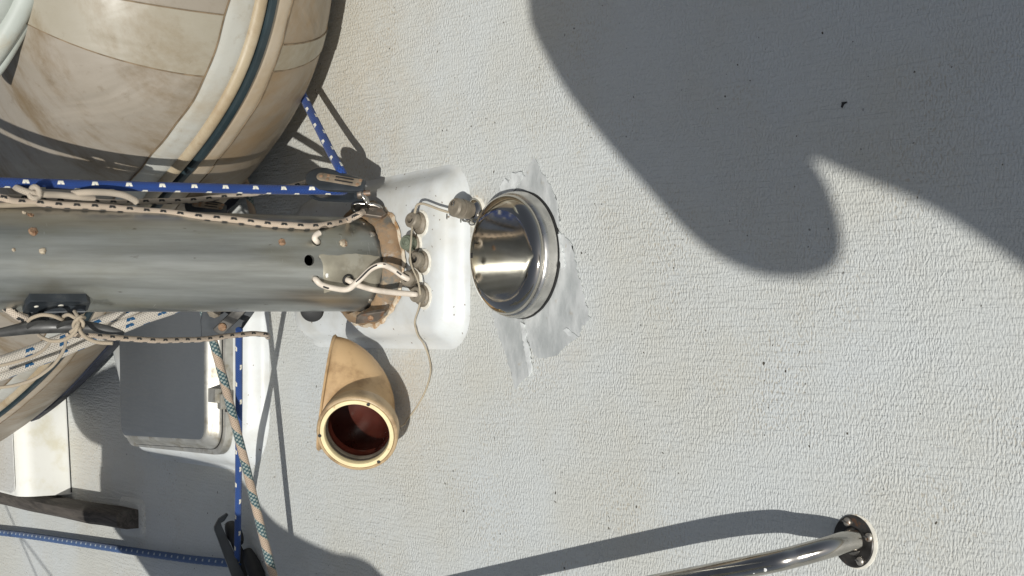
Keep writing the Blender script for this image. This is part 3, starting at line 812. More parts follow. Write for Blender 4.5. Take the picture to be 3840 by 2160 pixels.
for (x, y) in ((1381, 1517), (1199, 1634), (1420, 1732)):
    d = ray(x, y); t = (kc + kn * .0012 - EYE).dot(kn) / d.dot(kn); p = EYE + d * t
    bm = B(); lathe(bm, p, kn, [(.0024, -.001), (.0026, .0004), (.001, .0005)], 12); link('screw_hole', bm, 'black', cw)

# ------------------------------------------------------------------ steel rail and its deck flange
fc = D(3203, 2030)
rail = empty('steel_handrail', fc, 'tubular stainless handrail with round screwed base plate', 'handrail')
fn = V((0, 0, 1))
bm = B(); lathe(bm, fc - Z * .001, fn, [(.0272, -.004), (.0272, .0025), (.0262, .0036), (.010, .0042)], 56); link('base_plate', bm, 'flange', rail, angle=40)
bm = B(); lathe(bm, fc + V((0, -.0030, .0)), Z, [(.0292, -.002), (.0282, .0006), (.026, .0010)], 56); link('sealant_ring', bm, 'sealant', rail)
for (x, y) in ((3177, 1957), (3257, 2015), (3225, 2104)):
    d = ray(x, y); t = (fc + fn * .004 - EYE).dot(fn) / d.dot(fn); p = EYE + d * t
    bm = B(); lathe(bm, p, fn, [(.0046, -.001), (.0046, .0008), (.0036, .0018), (.0004, .0024)], 20); sc_ = link('screw', bm, 'screw', rail)
    bm = B(); box(bm, p + fn * .0022, (CR * .8 - CU * .35) * .0042, (CU * .8 + CR * .35) * .0006, fn * .0006); link('slot', bm, 'black', sc_)
# height of the bar from the place of its shadow (sun known): nearly constant along the run
rp = [(3212, 2027), (3165, 2034), (3100, 2054), (3000, 2082), (2900, 2106), (2700, 2146), (2400, 2203), (2000, 2278), (1600, 2352)]
SHY = [(1700, 2172), (1900, 2130), (2300, 2048), (2600, 1986), (2700, 1968), (2850, 1952), (3000, 1962), (3140, 1985)]
def rail_h(x, y):
    def cy(xx):
        for (a, b), (c, d) in zip(SHY, SHY[1:]):
            if a <= xx <= c: return b + (d - b) * (xx - a) / (c - a)
        (a, b), (c, d) = (SHY[0], SHY[1]) if xx < SHY[0][0] else (SHY[-2], SHY[-1])
        return b + (d - b) * (xx - a) / (c - a)
    best = None
    for i in range(300):
        h = i * .001; q = PX(shadow(D(x, y, h))); e = abs(q[1] - cy(q[0]))
        if best is None or e < best[0]: best = (e, h)
    return best
HH = [.004, .018, .035, .054, .071, .082, .085, .086, .086]
pts = [D(x, y, h) for (x, y), h in zip(rp, HH)]
q = catmull(pts, 12)
bm = B(); tube(bm, q, .0114, 32); link('rail_tube', bm, 'steel', rail, angle=60)
bm = B(); lathe(bm, fc + fn * .004, (q[3] - q[0]).normalized(), [(.0150, -.002), (.0138, .002), (.0118, .0045)], 30)
for v in bm.verts: v.co += V([random.uniform(-1, 1) for _ in range(3)]) * .0005
link('weld', bm, 'steel_dark', rail)
qf = catmull(pts, 150)
for (cx, cy, n_, s_) in ((2825, 2118, 16, 26), (2855, 2104, 12, 20), (2575, 2160, 7, 10)):   # paint spatter on the tube
    bm = B()
    for _ in range(n_):
        x, y = cx + random.gauss(0, s_), cy + random.gauss(0, s_ * .35)
        best = min(qf, key=lambda p: (PX(p)[0] - x) ** 2 + (PX(p)[1] - y) ** 2)
        dirn = (CB + CU * max(-.9, min(.9, (PX(best)[1] - y) / 30))).normalized()
        bmesh.ops.create_icosphere(bm, subdivisions=1, radius=random.uniform(.0009, .0030), matrix=Matrix.Translation(best + dirn * .0121) @ Matrix.Diagonal((random.uniform(.6, 1.6), random.uniform(.6, 1.6), .5, 1)))
    link('paint_spatter', bm, 'paint', rail)

# ------------------------------------------------------------------ hatch
LZ = .082
hb = D(700, 1500)
hatch = empty('deck_hatch', V((hb.x, hb.y, 0)), 'deck hatch with dark smoked lens in a stained alloy frame', 'hatch')
co = [D(1002, 1085), D(1008, 1770), D(560, 1706), D(420, 1105)]
co = rounded(co, [.05, .10, .06, .05], 12)
bm = B(); slab(bm, co, [(V((0, 0, -.001)), -.008), (Z * .002, 0), (Z * .012, .006), (Z * .026, .012), (Z * .036, .022), (Z * .040, .034)], cap=(False, True)); link('moulded_coaming', bm, 'gel', hatch)
fr_ = rounded([D(872, 1085, .041), D(872, 1708, .041), D(490, 1668, .041), D(480, 1095, .041)], .045, 10)
bm = B(); slab(bm, fr_, [(V((0, 0, -.001)), 0), (Z * .012, 0), (Z * .0135, .002), (Z * .0138, .010)], cap=(False, True)); link('base_frame', bm, 'hatch_alu', hatch)
ln = [D(764, 1085, LZ), D(764, 1652, LZ), D(452, 1634, LZ), D(443, 1095, LZ)]
lo_ = rounded(ln, .024, 10)
bm = B(); slab(bm, lo_, [(-Z * .026, -.016), (-Z * .023, -.016), (-Z * .021, -.013), (-Z * .010, -.009), (-Z * .0035, -.004), (-Z * .002, -.001), (-Z * .0022, .003)], cap=(True, True)); link('lid_frame', bm, 'hatch_alu', hatch)
bm = B(); slab(bm, lo_, [(-Z * .0285, -.0172), (-Z * .0255, -.0172)]); link('gasket', bm, 'black', hatch)
bm = B(); slab(bm, lo_, [(-Z * .0020, .001), (-Z * .0004, .001), (V((0, 0, 0)), .0022)]); link('lens', bm, 'lens', hatch)
p = D(838, 1505, .062)
bm = B(); box(bm, p, X * .013, Y * .007, Z * .009, .002); link('latch_lug', bm, 'hatch_alu', hatch)
p = D(805, 1483, .071)
bm = B(); box(bm, p, X * .012, Y * .014, Z * .006, .002); link('latch_lug', bm, 'hatch_alu', hatch)
bm = B(); box(bm, D(852, 1520, .052), X * .011, Y * .002, Z * .003); link('latch_gap', bm, 'black', hatch)

# ------------------------------------------------------------------ inflatable dinghy behind the mast
AX = [(1.65, 2.14), (1.15, 2.15), (.80, 2.17), (.5338, 2.2302), (.4285, 2.2646), (.3446, 2.3730), (.2442, 2.5774), (.0854, 2.8514), (-.0835, 3.2030), (-.2072, 3.6163), (-.28, 4.1)]
axis = catmull([V((x, y, 0)) for x, y in AX], 10)
n_s = len(axis); rads = []
for i, p in enumerate(axis):
    f = (i - 20) / (n_s - 31)
    R_ = .27 - .08 * max(0, min(1, (f - .3) / .5)); rads.append(R_); p.z = R_ + .012
TAN = [(axis[min(n_s - 1, k + 2)] - axis[max(0, k - 2)]).normalized() for k in range(n_s)]
def dg(i, th, lift=0.0):
    """point on the tube at station i (float), angle th in degrees from the outward horizontal"""
    i = max(0, min(n_s - 1.001, i)); k = int(i); f = i - k
    c_ = axis[k].lerp(axis[k + 1], f); R_ = rads[k] * (1 - f) + rads[k + 1] * f
    t_ = TAN[k].lerp(TAN[k + 1], f); o_ = t_.cross(Z).normalized()
    if o_.y > 0: o_ = -o_
    th = math.radians(th)
    return c_ + (o_ * math.cos(th) + Z * math.sin(th)) * (R_ + lift)
SK = [(1330, -5000), (1250, -2600), (1150, -1400), (1090, -900), (1046, -420), (1040, -200), (1025, 0), (1000, 130), (958, 250), (880, 395), (780, 530), (690, 640), (600, 735), (445, 950), (330, 1170), (240, 1330), (125, 1440), (0, 1550), (-250, 1700), (-600, 1850), (-1500, 2200)]
def pdist(p):
    b_ = 1e9
    for (ax_, ay_), (bx_, by_) in zip(SK, SK[1:]):
        t = max(0, min(1, ((p[0] - ax_) * (bx_ - ax_) + (p[1] - ay_) * (by_ - ay_)) / ((bx_ - ax_) ** 2 + (by_ - ay_) ** 2)))
        b_ = min(b_, math.hypot(p[0] - ax_ - t * (bx_ - ax_), p[1] - ay_ - t * (by_ - ay_)))
    return b_
dp = axis[n_s // 2]
skt = [min([k * .25 for k in range(-200, 160)], key=lambda a_: pdist(PX(dg(i, a_)))) for i in range(n_s)]
for _ in range(14): skt = [skt[0]] + [(skt[i - 1] + 2 * skt[i] + skt[i + 1]) / 4 for i in range(1, n_s - 1)] + [skt[-1]]
def sk(c): return lambda i: skt[int(min(i, n_s - 2))] * (1 - (min(i, n_s - 1.001) % 1)) + skt[min(int(i) + 1, n_s - 1)] * (min(i, n_s - 1.001) % 1) + c
def skw(c, am=.35, f=.9): return lambda i: sk(c)(i) + am * math.sin(i * f) + am * .5 * math.sin(i * 2.3)
din = empty('inflatable_dinghy', V((dp.x, dp.y, 0)), 'stained beige inflatable dinghy lying on deck behind the mast', 'dinghy')
bm = B()
loft(bm, [[dg(i, a_) for a_ in range(-180, 180, 5)] for i in [k * .5 for k in range((n_s - 1) * 2)]], cap=True)
link('tube', bm, 'fab', din, angle=80)
def strip(name, a0, a1, th, mat, i0=0, i1=None, edge=1.0, taper=True, step=.5):
    """a strip of fabric or rubber laid on the tube between two angles; a0, a1 may be functions of the station"""
    i1 = n_s - 1.01 if i1 is None else i1
    bm = B(); secs = []
    m = max(2, int((i1 - i0) / step)); nn = None
    for k in range(m + 1):
        i = i0 + (i1 - i0) * k / m
        A0 = a0(i) if callable(a0) else a0; A1 = a1(i) if callable(a1) else a1
        nn = nn or max(6, int(abs(A1 - A0) / 5) + 1)
        s_ = [dg(i, A0, -.004)]
        for j in range(nn + 1):
            u_ = j / nn; lf = th * min(1, 1.0 if not edge else (1 - abs(2 * u_ - 1) ** edge * .75))
            s_.append(dg(i, A0 + (A1 - A0) * u_, lf))
        s_.append(dg(i, A1, -.004)); secs.append(s_)
    loft(bm, secs, cap=True); return link(name, bm, mat, din, angle=50)
def st(x, y):                     # station of the tube whose strake is seen nearest this pixel
    return min([k * .1 for k in range(10 * (n_s - 2))], key=lambda i: math.hypot(PX(dg(i, sk(0)(i)))[0] - x, PX(dg(i, sk(0)(i)))[1] - y))
strip('outer_skirt', -105, skw(-8.8), .0014, 'fab_out', edge=14)
strip('warm_band', skw(-9), sk(-1.6), .0030, 'fab_pink', edge=14)
strip('strake', sk(-1.5), sk(1.5), .009, 'strake', edge=6)
strip('rub_strip', sk(1.5), sk(6.0), .0085, 'fab_rub', edge=2.6)
strip('pale_band', sk(5.6), skw(14.2), .0026, 'fab_light', edge=14)
for nm, c_ in (('seam', 14.2), ('seam', -9.1)):
    strip(nm, skw(c_ + .05), skw(c_ + .34), .0028 if c_ > 0 else .0022, 'seam', edge=0)
sA, sB, sC, sD = st(1012, 70), st(930, 300), st(990, 175), st(948, 275)
def cross_patch(i0, i1, a0, a1, th):
    strip('overlap_patch', a0, a1, th, 'fab_patch', i0, i1, edge=20, step=.25)
    for j in (i0, i1): strip('seam', a0, a1, th + .0004, 'seam', j - .03, j + .03, edge=0, step=.06)
cross_patch(sA, sB, sk(14.6), 140, .0016)
cross_patch(sC, sD, -95, sk(-9.4), .0026)
strip('edge_binding', -80, -40, .020, 'navy', 56, n_s - 2, edge=3)
# pale hull fold at the dinghy's far top
gridp = [PX(dg(i * .5, a_)) for i in range(0, 120) for a_ in range(-50, 140, 3)]
def tube_z(x, y):                 # depth of the tube's near side under a pixel
    near = [q for q in gridp if math.hypot(q[0] - x, q[1] - y) < 60]
    return min(q[2] for q in near) if near else 2.1
for k, (px, dz, r_) in enumerate((([(170, -90), (118, 20), (70, 120), (5, 232), (-70, 330)], .004, .010), ([(125, -90), (85, 5), (38, 95), (-30, 200), (-110, 300)], -.012, .017), ([(10, -110), (-30, 0), (-90, 90), (-180, 220)], -.015, .034))):
    bz = tube_z(60, 120) + dz
    bm = B(); tube(bm, catmull([P(x, y, bz) for x, y in px], 8), r_, 20, flat=1.0); link('hull_fold', bm, 'fold', din, angle=60)

# ------------------------------------------------------------------ running rigging by the mast
def mp(lst, dz=0.0):               # pixels with a depth offset from the mast axis
    return [P(x, y, zm(x) + (d if d is not None else dz)) for x, y, d in lst]
BZ = 2.315                         # depth of the block
rope('blue_halyard', mp([(-3000, 560, -.03), (-1600, 622, -.03), (-700, 660, -.03), (-200, 677, -.03), (0, 684, -.03), (300, 693, -.03), (600, 701, -.035), (900, 708, -.035)]) + [P(1100, 712, 2.29), P(1210, 712, 2.30), P(1262, 714, 2.305), P(1292, 712, 2.32), P(1305, 695, 2.335)], .0068, 'r_blue',
     'thick blue rope with white flecks running along the mast into the black block', 'rope')
rope('blue_halyard', [D(1085, 255, .055), D(1142, 372, .062), D(1190, 470, .072), D(1240, 570, .083), D(1278, 640, .090), P(1292, 668, 2.345)], .0066, 'r_blue',
     'short length of blue flecked rope from under the dinghy to the black block', 'rope')
rope('cream_halyard', mp([(-3000, 612, .0), (-1600, 670, .0), (-500, 715, .0), (-40, 738, .0), (130, 744, .0), (260, 752, .0), (400, 758, .0), (550, 757, .005), (700, 751, .01), (850, 738, .015), (980, 720, .02), (1080, 702, .02), (1170, 675, .03), (1215, 655, .05)]), .0042, 'r_blk',
     'cream rope with black flecks rising behind the blue rope to the block', 'rope', wob=.0004)
rope('cream_halyard', mp([(-3000, 585, -.05), (-1600, 648, -.05), (-500, 712, -.05), (-40, 737, -.05), (50, 754, -.05), (160, 763, -.05), (300, 772, -.05), (480, 784, -.05), (620, 797, -.05)]) + [P(x, y, mast_hit(x, y)[2] - .0075) for x, y in ((760, 812), (900, 827), (1040, 842), (1150, 848), (1240, 841), (1300, 826))] + [P(1340, 808, 2.275), P(1362, 794, 2.29)], .0047, 'r_blk2',
     'cream rope with black flecks sagging across the mast to its rusty collar', 'rope', wob=.0004)
rope('cream_lashing', mp([(40, 690, -.01), (70, 708, -.04), (110, 722, -.05), (160, 728, -.05), (220, 731, -.045), (290, 738, -.045), (352, 745, -.04)]), .0044, 'r_white', 'limp cream cord with a knot lying beside the blue rope', 'cord')
kc_ = mp([(133, 723, -.05)])[0]
bm = B(); e1, e2 = CR, CU
for s_, ph in ((1, 0), (-1, 1.2)):
    tube(bm, [kc_ + CR * .0065 * math.cos(k * PI / 8 + ph) + CU * .0075 * math.sin(k * PI / 8 + ph) * s_ + CB * (.004 + .003 * math.sin(k * PI / 4)) for k in range(17)], .0036, 10)
kn_ = link('knot', bm, 'r_white', bpy.data.objects['cream_lashing'], angle=60)
rope('cream_lashing', mp([(270, 726, -.04), (330, 721, -.055), (400, 722, -.055), (460, 731, -.055), (500, 748, -.052), (512, 758, -.05)]), .0044, 'r_white', 'short arched cream cord end between blue rope and cream ropes', 'cord')
rope('cream_lashing', mp([(-300, 778, -.05), (-20, 770, -.05), (60, 768, -.05), (130, 765, -.05), (185, 762, -.045)]), .0036, 'r_cord', 'straight beige cord lying on the upper edge of the mast', 'cord')
rope('tan_rope', [P(895, 575, 2.62), P(907, 620, 2.60), P(925, 700, 2.58), P(945, 790, 2.56), P(960, 880, 2.55)], .0058, 'r_tan', 'bit of tan and green rope seen between dinghy and cream ropes', 'rope')

# black block with tan plate
def block(c, e1, n_, Lh, Wh, gap, label, name='pulley_block', plate=True, group=None):
    e1 = e1.normalized(); n_ = (n_ - e1 * n_.dot(e1)).normalized(); e2 = n_.cross(e1)
    bk = empty(name, c, label, 'pulley block', group)
    def outline(sc=1.0, x0=0.0, x1=1.0):
        pts = []
        for k in range(28):
            t = PI / 2 + PI * k / 27; pts.append(V((-Lh + Wh + Wh * math.cos(t) * 1.15, Wh * math.sin(t), 0)))
        pts += [V((Lh * .75, -Wh * .62, 0)), V((Lh, -Wh * .42, 0)), V((Lh, Wh * .42, 0)), V((Lh * .75, Wh * .62, 0))]
        return [c + e1 * p.x * sc + e2 * p.y * sc for p in pts]
    o_ = outline()
    for sg in (1, -1):
        bm = B(); slab(bm, o_, [(n_ * sg * (gap - .0005), .002), (n_ * sg * gap, 0), (n_ * sg * (gap + .004), 0), (n_ * sg * (gap + .0065), .0035), (n_ * sg * (gap + .007), .006)]); link('cheek', bm, 'plastic', bk)
    bm = B(); sc_ = c - e1 * (Lh - Wh) ; lathe(bm, sc_ - n_ * gap * .9, n_, [(Wh * .9, 0), (Wh * .9, gap * .3), (Wh * .62, gap * .8), (Wh * .62, gap * 1.0), (Wh * .9, gap * 1.5), (Wh * .9, gap * 1.8)], 32); link('sheave', bm, 'steel_dark', bk)
    bm = B(); box(bm, c + e1 * Lh * .82, e1 * Lh * .16, e2 * Wh * .42, n_ * (gap - .001), .001); link('head', bm, 'plastic', bk)
    if plate:
        pts = [V((-Lh * .52 + Wh * .34 * math.cos(PI / 2 + PI * k / 12), Wh * .34 * math.sin(PI / 2 + PI * k / 12), 0)) for k in range(13)] + [V((Lh * .78, -Wh * .34, 0)), V((Lh * .88, -Wh * .15, 0)), V((Lh * .88, Wh * .2, 0)), V((Lh * .82, Wh * .34, 0))]
        bm = B(); slab(bm, [c + e1 * p.x + e2 * p.y + n_ * (gap + .007) for p in pts], [(V((0, 0, 0)), 0), (n_ * .0008, 0), (n_ * .0012, .0008)]); pt_ = link('name_plate', bm, 'plate', bk, angle=30)
        for v_ in (-.14, .16):
            bm = B(); box(bm, c + e1 * Lh * .27 + e2 * Wh * v_ + n_ * (gap + .0084), e1 * Lh * .32, e2 * Wh * .045, n_ * .0006, .0002); link('slot', bm, 'black', pt_)
        for u_, v_ in ((-.55, .0), (-.30, .15), (-.30, -.18), (.76, -.2), (.83, .2)):
            bm = B(); lathe(bm, c + e1 * Lh * u_ + e2 * Wh * v_ + n_ * (gap + .0082), n_, [(.0026, 0), (.0024, .0008), (.0005, .001)], 12); link('rivet', bm, 'rust', pt_)
    return bk
be1 = (CR + CU * -.17 + CB * .05).normalized(); bn = (CB * .74 + CU * .67)
block(P(1262, 700, BZ), be1, bn, .0415, .0225, .0080, 'black pulley block with tan slotted plate shackled to mast collar')
block(P(775, 790, 2.44), (CR + CU * -.12), CB * .8 + CU * .6, .030, .017, .006, 'dark pulley block half hidden between mast and dinghy')
# shackle
sh = empty('shackle', P(1372, 760, 2.32), 'worn steel shackle joining black block to the rusty collar', 'shackle')
def loop(bm, c_, a_, b_, ra, rb, r, n=24, sq=1.0):
    pts = []
    for k in range(n + 1):
        t = 2 * PI * k / n; cs, sn = math.cos(t), math.sin(t)
        pts.append(c_ + a_ * ra * math.copysign(abs(cs) ** sq, cs) + b_ * rb * math.copysign(abs(sn) ** sq, sn))
    tube(bm, pts, r, 12, cap=False)
bm = B(); loop(bm, P(1363, 738, 2.31), (CR * .5 - CU * .9).normalized(), CB, .013, .009, .0026); link('bow', bm, 'steel', sh)
bm = B(); loop(bm, P(1376, 783, 2.315), (CR + CU * -.1).normalized(), (CU * .8 + CB * .6).normalized(), .021, .0085, .0026, sq=.6); link('ring', bm, 'steel', sh)
bm = B(); lathe(bm, P(1345, 728, 2.305), (CR * .9 + CU * .1), [(.0068, -.002), (.0075, 0), (.0075, .004), (.006, .005), (.0045, .006), (.0045, .017)], 24); link('pin', bm, 'tab', sh)
bm = B(); lathe(bm, P(1362, 728, 2.305), (CR * .4 - CU * .9), [(.0042, 0), (.0042, .013), (.003, .016)], 20); link('barrel', bm, 'steel', sh)
bm = B(); px_prism(bm, [(1322, 776), (1330, 757), (1400, 756), (1424, 772), (1418, 792), (1330, 792)], 2.322, .006, (CB * .65 + CU * .75).normalized()); link('strap', bm, 'steel_dark', sh)

# ------------------------------------------------------------------ mast cleat with cords
p0, n0, t0 = mast_hit(215, 1120)
cn = (CB * .72 - CU * .69); cn = (cn - mu * cn.dot(mu)).normalized()
cs = mu.cross(cn)
cleat = empty('mast_cleat', p0, 'large worn black horn cleat bolted to side of mast, beige cord knotted on it', 'cleat')
ptsb, nb = [], None
bm = B()
pix = [(114, 1130), (326, 1130), (340, 1139), (332, 1163), (318, 1170), (86, 1174), (96, 1146)]
_, nt_, tt_ = mast_hit(213, 1146)
nt_ = (nt_ - mu * nt_.dot(mu)).normalized()
px_prism(bm, pix, tt_ - .009, .014, nt_, .0012); link('base_plate', bm, 'plastic', cleat)
bm = B()
px_prism(bm, [(84, 1173), (320, 1169), (312, 1180), (250, 1192), (120, 1186)], tt_ - .004, .010, (CB * .5 - CU * .85).normalized(), .001); link('base_foot', bm, 'plastic', cleat)
for x, y, r in ((136, 1146, 11), (227, 1143, 14), (311, 1146, 11)):
    d = ray(x, y); pp = P(213, 1150, tt_ - .009); t = (pp - EYE).dot(nt_) / d.dot(nt_)
    bm = B(); lathe(bm, P(x, y, t), nt_, [(r * t / F, -.002), (r * t / F, .0006), (r * t / F * .7, .0018), (.0004, .0022)], 20); link('screw', bm, 'sealant', cleat)
HZ = 2.035
bm = B()
hp = [(-190, 1262, 8), (-90, 1256, 12), (0, 1247, 17), (60, 1237, 22), (120, 1227, 26), (200, 1223, 27), (280, 1223, 26), (340, 1228, 22), (400, 1236, 17), (445, 1245, 11), (466, 1251, 6)]
qq = catmull([P(x, y, HZ + abs(x - 170) * .00005) for x, y, r in hp], 5)
rr = [v.x for v in catmull([V((r * HZ / F, 0, 0)) for x, y, r in hp], 5)]
tube(bm, qq, rr, 20, flat=.8, up=CU); link('horn', bm, 'cleat', cleat, angle=60)
for x in (150, 262):
    bm = B(); loft(bm, [sect(P(x, 1172, HZ + .045), -cn, .010, 1.6, ref=mu, sides=20), sect(P(x, 1200, HZ + .015), -cn, .009, 1.3, ref=mu, sides=20), sect(P(x, 1222, HZ), -cn, .011, 1.6, ref=mu, sides=20)]); link('leg', bm, 'cleat', cleat)
# white stopper behind the loop
bm = B(); lathe(bm, P(205, 1196, HZ + .01), CB, [(.0065, -.008), (.0065, 0), (.004, .003), (.0005, .0035)], 20, sx=.7, sy=1.1); link('bush', bm, 'sealant', cleat)
CZ_ = HZ - .016
def cord(lst, label, r=.0021, mat='r_cord', z=CZ_, name='beige_lashing', group=None, n=8):
    return rope(name, [P(x, y, z + (rest[0] if rest else 0)) for x, y, *rest in lst], r, mat, label, 'cord', group, n=n, sides=10)
kt = cord([(105, 1204, .012), (120, 1192, .004), (155, 1181, 0), (194, 1184, 0), (231, 1197, .01), (240, 1192, .02), (238, 1187, .012), (256, 1180, .004), (278, 1190, 0), (299, 1202, -.002), (310, 1214, 0), (312, 1228, .004)], 'beige cord looped through the cleat and tied in a knot over its horn', .0024)
def sub(lst, r=.0024):
    bm = B(); tube(bm, catmull([P(x, y, CZ_ + (rest[0] if rest else 0)) for x, y, *rest in lst], 8), r, 10); return link('knot_strand', bm, 'r_cord', kt, angle=60)
sub([(279, 1168, .01), (290, 1184, 0), (302, 1198, -.006), (312, 1212, -.006), (308, 1228, 0)])
sub([(317, 1192, .004), (304, 1188, -.006), (288, 1198, -.009), (277, 1213, -.006), (277, 1228, 0), (288, 1240, .006)])
sub([(297, 1196, -.004), (292, 1216, -.010), (282, 1232, -.010), (264, 1246, -.006)])
sub([(296, 1205, -.004), (290, 1228, -.011), (281, 1245, -.010), (262, 1263, -.008), (232, 1276, -.006), (194, 1279, -.004), (165, 1269, 0), (146, 1257, .012)])
sub([(292, 1205, .002), (296, 1226, -.006), (306, 1250, -.010), (332, 1271, -.010), (370, 1284, -.010), (423, 1287, -.010)])
cord([(192, 1278, 0), (178, 1296, .02), (158, 1316, .04), (120, 1337, .06), (60, 1357, .08), (0, 1371, .1), (-80, 1385, .12)], 'upper of two thin beige cord tails hanging below the cleat', .0022)
cord([(247, 1272, 0), (243, 1300, .02), (224, 1338, .04), (190, 1378, .06), (130, 1420, .08), (60, 1444, .1), (0, 1453, .11), (-80, 1462, .12)], 'lower longer beige cord tail curving below the cleat', .0022)
rope('cream_rope', [P(-120, 1060, 2.05), P(-20, 1128, 2.05), (P(30, 1158, 2.045)), P(70, 1186, 2.045), P(112, 1204, 2.05), P(150, 1215, 2.06)], .0058, 'r_blk', 'cream rope with black flecks coming in from the picture edge to the cleat', 'rope')
rope('cream_rope', [P(250, 1252, 2.07), P(330, 1257, 2.09), P(400, 1263, 2.12), P(500, 1272, 2.16), P(600, 1276, 2.2), P(700, 1275, 2.25), P(800, 1268, 2.30), P(880, 1257, 2.34), P(940, 1252, 2.37), P(985, 1253, 2.39), P(1000, 1257, 2.40), P(1005, 1264, 2.43)], .0040, 'r_blk2',
     'cream rope with black flecks stretching from the cleat out over the hatch', 'rope', wob=.0003)
g_ = 'white ropes with blue flecks under the cleat'
for pts_, lab in (([(-300, 1450), (-60, 1375), (0, 1354), (136, 1304), (252, 1260), (369, 1207), (466, 1174), (560, 1140), (700, 1090)], 'white rope with blue flecks, topmost of the three under the cleat'),
                  ([(-300, 1480), (-60, 1400), (0, 1379), (120, 1336), (233, 1292), (310, 1264), (408, 1226), (520, 1190), (600, 1162), (720, 1110)], 'white rope with blue flecks, middle one of the three under the cleat'),
                  ([(-300, 1515), (-60, 1432), (0, 1412), (100, 1374), (184, 1342), (270, 1308), (345, 1277), (430, 1244), (530, 1204), (620, 1172), (720, 1136)], 'white rope with blue flecks, lowest of the three under the cleat')):
    rope('fleck_rope', [P(x, y, 2.20 + .00022 * (x + 100)) for x, y in pts_], .0066, 'r_fleck', lab, 'rope', g_, wob=.0003)

# ------------------------------------------------------------------ gooseneck bracket behind the mast
br = empty('gooseneck_bracket', P(900, 1180, 2.40), 'scuffed flat steel bracket with a bolt behind the mast above the hatch', 'bracket')
bm = B(); px_prism(bm, [(1000, 1080), (918, 1132), (872, 1165), (800, 1233), (803, 1242), (826, 1254), (838, 1252), (870, 1222), (930, 1160), (1040, 1092)], 2.385, .005, (CB * .92 + CR * .3).normalized()); link('flat_bar', bm, 'steel_dark', br, angle=30)
bm = B(); lathe(bm, P(834, 1226, 2.379), (CB * .92 + CR * .3), [(.0065, -.002), (.0065, .001), (.0048, .0035), (.001, .0045)], 24); link('bolt', bm, 'rust', br)
bm = B(); lathe(bm, P(803, 1170, 2.385), (CB * .8 - CU * .5), [(.0105, -.01), (.0105, .001), (.008, .004), (.001, .005)], 8); link('nut', bm, 'gland', br, angle=30)
bm = B(); px_prism(bm, [(780, 1080), (960, 1080), (958, 1165), (908, 1236), (870, 1262), (800, 1276), (755, 1262), (752, 1200)], 2.405, .012, (CB * .95 + CR * .2).normalized()); link('shade_plate', bm, 'plastic', br, angle=30)  # dark plate standing in for the shadow around the bracket

# ------------------------------------------------------------------ ropes over the hatch and the foot block
S1 = [(1000, 1165), (1050, 1600), (1095, 2010), (1110, 2160)]
tp = [(745, 1080), (765, 1168), (797, 1270), (832, 1400), (868, 1540), (902, 1670), (938, 1815), (975, 1965), (1012, 2110), (1060, 2290)]
th_ = []
for x, y in tp:
    h = h_from_shadow(x, y, S1); th_.append(h if h else .2)
hs0 = sum(th_[1:4]) / 3; hs1 = sum(th_[-4:-1]) / 3
rope('tan_rope', [D(x, y, hs0 + (hs1 - hs0) * (y - 1300) / 650) for x, y in tp], .0068, 'r_tan', 'tan rope with green checks slanting past the hatch down to the deck edge', 'rope')
bp = [(897, 1236), (896, 1300), (896, 1500), (895, 1700), (893, 1900), (890, 2060), (888, 2105)]
rope('blue_line', [D(x, y, .175 - .155 * (y - 1270) / 840) for x, y in bp], .0056, 'r_blue2', 'thin blue rope with white flecks hanging straight past the hatch to the foot block', 'rope')
rope('blue_line', [D(x, y, .016) for x, y in [(-250, 1968), (-60, 1990), (100, 2008), (300, 2037), (500, 2067), (700, 2095), (820, 2108), (878, 2112), (893, 2108)]], .0075, 'r_blue3', 'faded blue rope lying on the deck from picture edge to the foot block', 'rope')

fb = empty('foot_block', D(870, 2060), 'long black plastic turning block on deck holding the blue ropes', 'foot block')
def fb_plate(pix, h0, h1, th, name):
    bm = B(); d_ = V((0, 1, 0))
    px_prism(bm, pix, PX(D(860, 2060, (h0 + h1) / 2))[2], th, (CB * .9 + CR * .35).normalized(), .0008); return link(name, bm, 'plastic', fb, angle=30)
fb_plate([(805, 1978), (822, 1946), (852, 1925), (857, 1931), (842, 1954), (829, 1962), (832, 1972), (868, 2050), (940, 2210), (888, 2210), (806, 1990)], .03, .05, .010, 'cheek')
bm = B(); loft(bm, [sect(D(862 + i * 3, 1962 + i * 7, .026), (D(940, 2160) - D(862, 1962)).normalized(), .012 * math.sin(PI * (.12 + .76 * i / 11)) ** .5, 1.2, ref=Z, sides=20) for i in range(12)]); link('sheave', bm, 'black', fb)
bm = B(); loft(bm, [sect(D(926 + i * 4, 2064 + i * 10, .014), (D(940, 2160) - D(862, 1962)).normalized(), .012 * math.sin(PI * (.12 + .76 * i / 15)) ** .5, 1.2, ref=Z, sides=20) for i in range(16)]); link('sheave', bm, 'black', fb)
bm = B(); px_prism(bm, [(846, 1986), (878, 1990), (912, 2060), (975, 2210), (935, 2210)], PX(D(900, 2080, .012))[2], .006, (CB * .9 + CR * .35).normalized(), .0008); link('cheek', bm, 'black', fb, angle=30)

# ------------------------------------------------------------------ small wear on the deck
# (kept as real chips of dark sealant, each lying on the deck)
for pix, lab in (([(3157, 384), (3176, 380), (3178, 386), (3167, 390), (3161, 405), (3155, 403), (3158, 391)], 'small dark crack mark in the shaded deck at upper right'),):
    film('crack_mark', pix, 'crack', lab, z=.0003, th=.0005, jit=1, cat='crack')

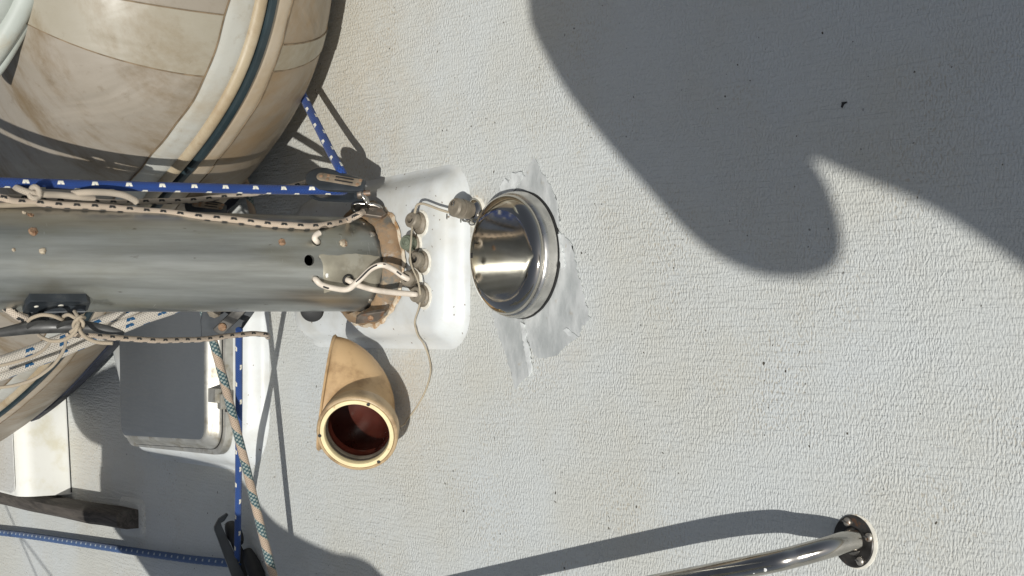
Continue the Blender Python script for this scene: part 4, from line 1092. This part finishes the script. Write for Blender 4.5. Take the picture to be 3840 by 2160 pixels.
# ------------------------------------------------------------------ things outside the picture whose shadows fall into it
def add_shadow_sheet(pix, H, name, label):  # unseen sheet, added and shaped only to cast the given shadow outline
    n2 = [D(x, y) - SUN_D * H for x, y in pix]
    n2 = catmull(n2 + [n2[0]], 4)[:-1]
    bm = B(); lo = [bm.verts.new(p) for p in n2]; hi = [bm.verts.new(p + Z * .006) for p in n2]
    f1 = bm.faces.new(hi); f2 = bm.faces.new(list(reversed(lo)))
    for i in range(len(n2)): bm.faces.new((lo[i], lo[(i + 1) % len(n2)], hi[(i + 1) % len(n2)], hi[i]))
    bmesh.ops.triangulate(bm, faces=[f1, f2])
    return tag(link(name, bm, 'sheet_grey', origin=n2[0], smooth=False), label, 'shadow sheet')
add_shadow_sheet([(1985, -40), (1990, 20), (2005, 110), (2075, 250), (2150, 370), (2300, 560), (2460, 740), (2560, 850), (2660, 940), (2760, 1000), (2860, 1035), (2960, 1045), (3060, 1035), (3130, 1000), (3160, 930), (3150, 830), (3115, 720), (3075, 640), (3050, 605), (3075, 606), (3200, 660),
        (3400, 740), (3560, 820), (3700, 910), (3840, 1005), (4000, 1120), (4300, 1100), (4300, -500), (3000, -700), (2000, -600), (1960, -300)], 1.36, 'shadow sheet', 'unseen grey sheet added overhead to throw the big lobed shadow at upper right')
add_shadow_sheet([(1438, 2160), (1392, 2117), (1330, 2090), (1267, 2080), (1173, 2042), (1089, 1997), (1030, 1955), (975, 1892), (930, 1830), (879, 1773), (800, 1735), (700, 1700), (560, 1660), (470, 1560), (445, 1385), (400, 1385), (330, 1420), (262, 1450), (268, 1530), (290, 1600), (332, 1650), (398, 1684), (402, 1720), (380, 1760), (386, 1890), (430, 1985), (480, 2050), (560, 2160),
        (720, 2420), (1000, 2700), (1700, 2700), (1560, 2400)], .78, 'shadow sheet', 'unseen grey sheet added beside the deck to shade the deck below the hatch')
for (a_, b_), lab in ((((10, 1870), (150, 2190)), 'rigging wire beside the deck, its thin shadow falling below the wooden rail'), (((70, 2000), (215, 2190)), 'second rigging wire, its thin shadow crossing the deck edge by the faded blue rope')):
    p0, p1 = D(*a_), D(*b_); d_ = (p1 - p0)
    pts = [p0 - d_ * .0 - SUN_D * .95, p1 + d_ * .6 - SUN_D * .95]
    bm = B(); tube(bm, pts, .0024, 8); tag(link('rigging_wire', bm, 'steel', origin=pts[0]), lab, 'wire')
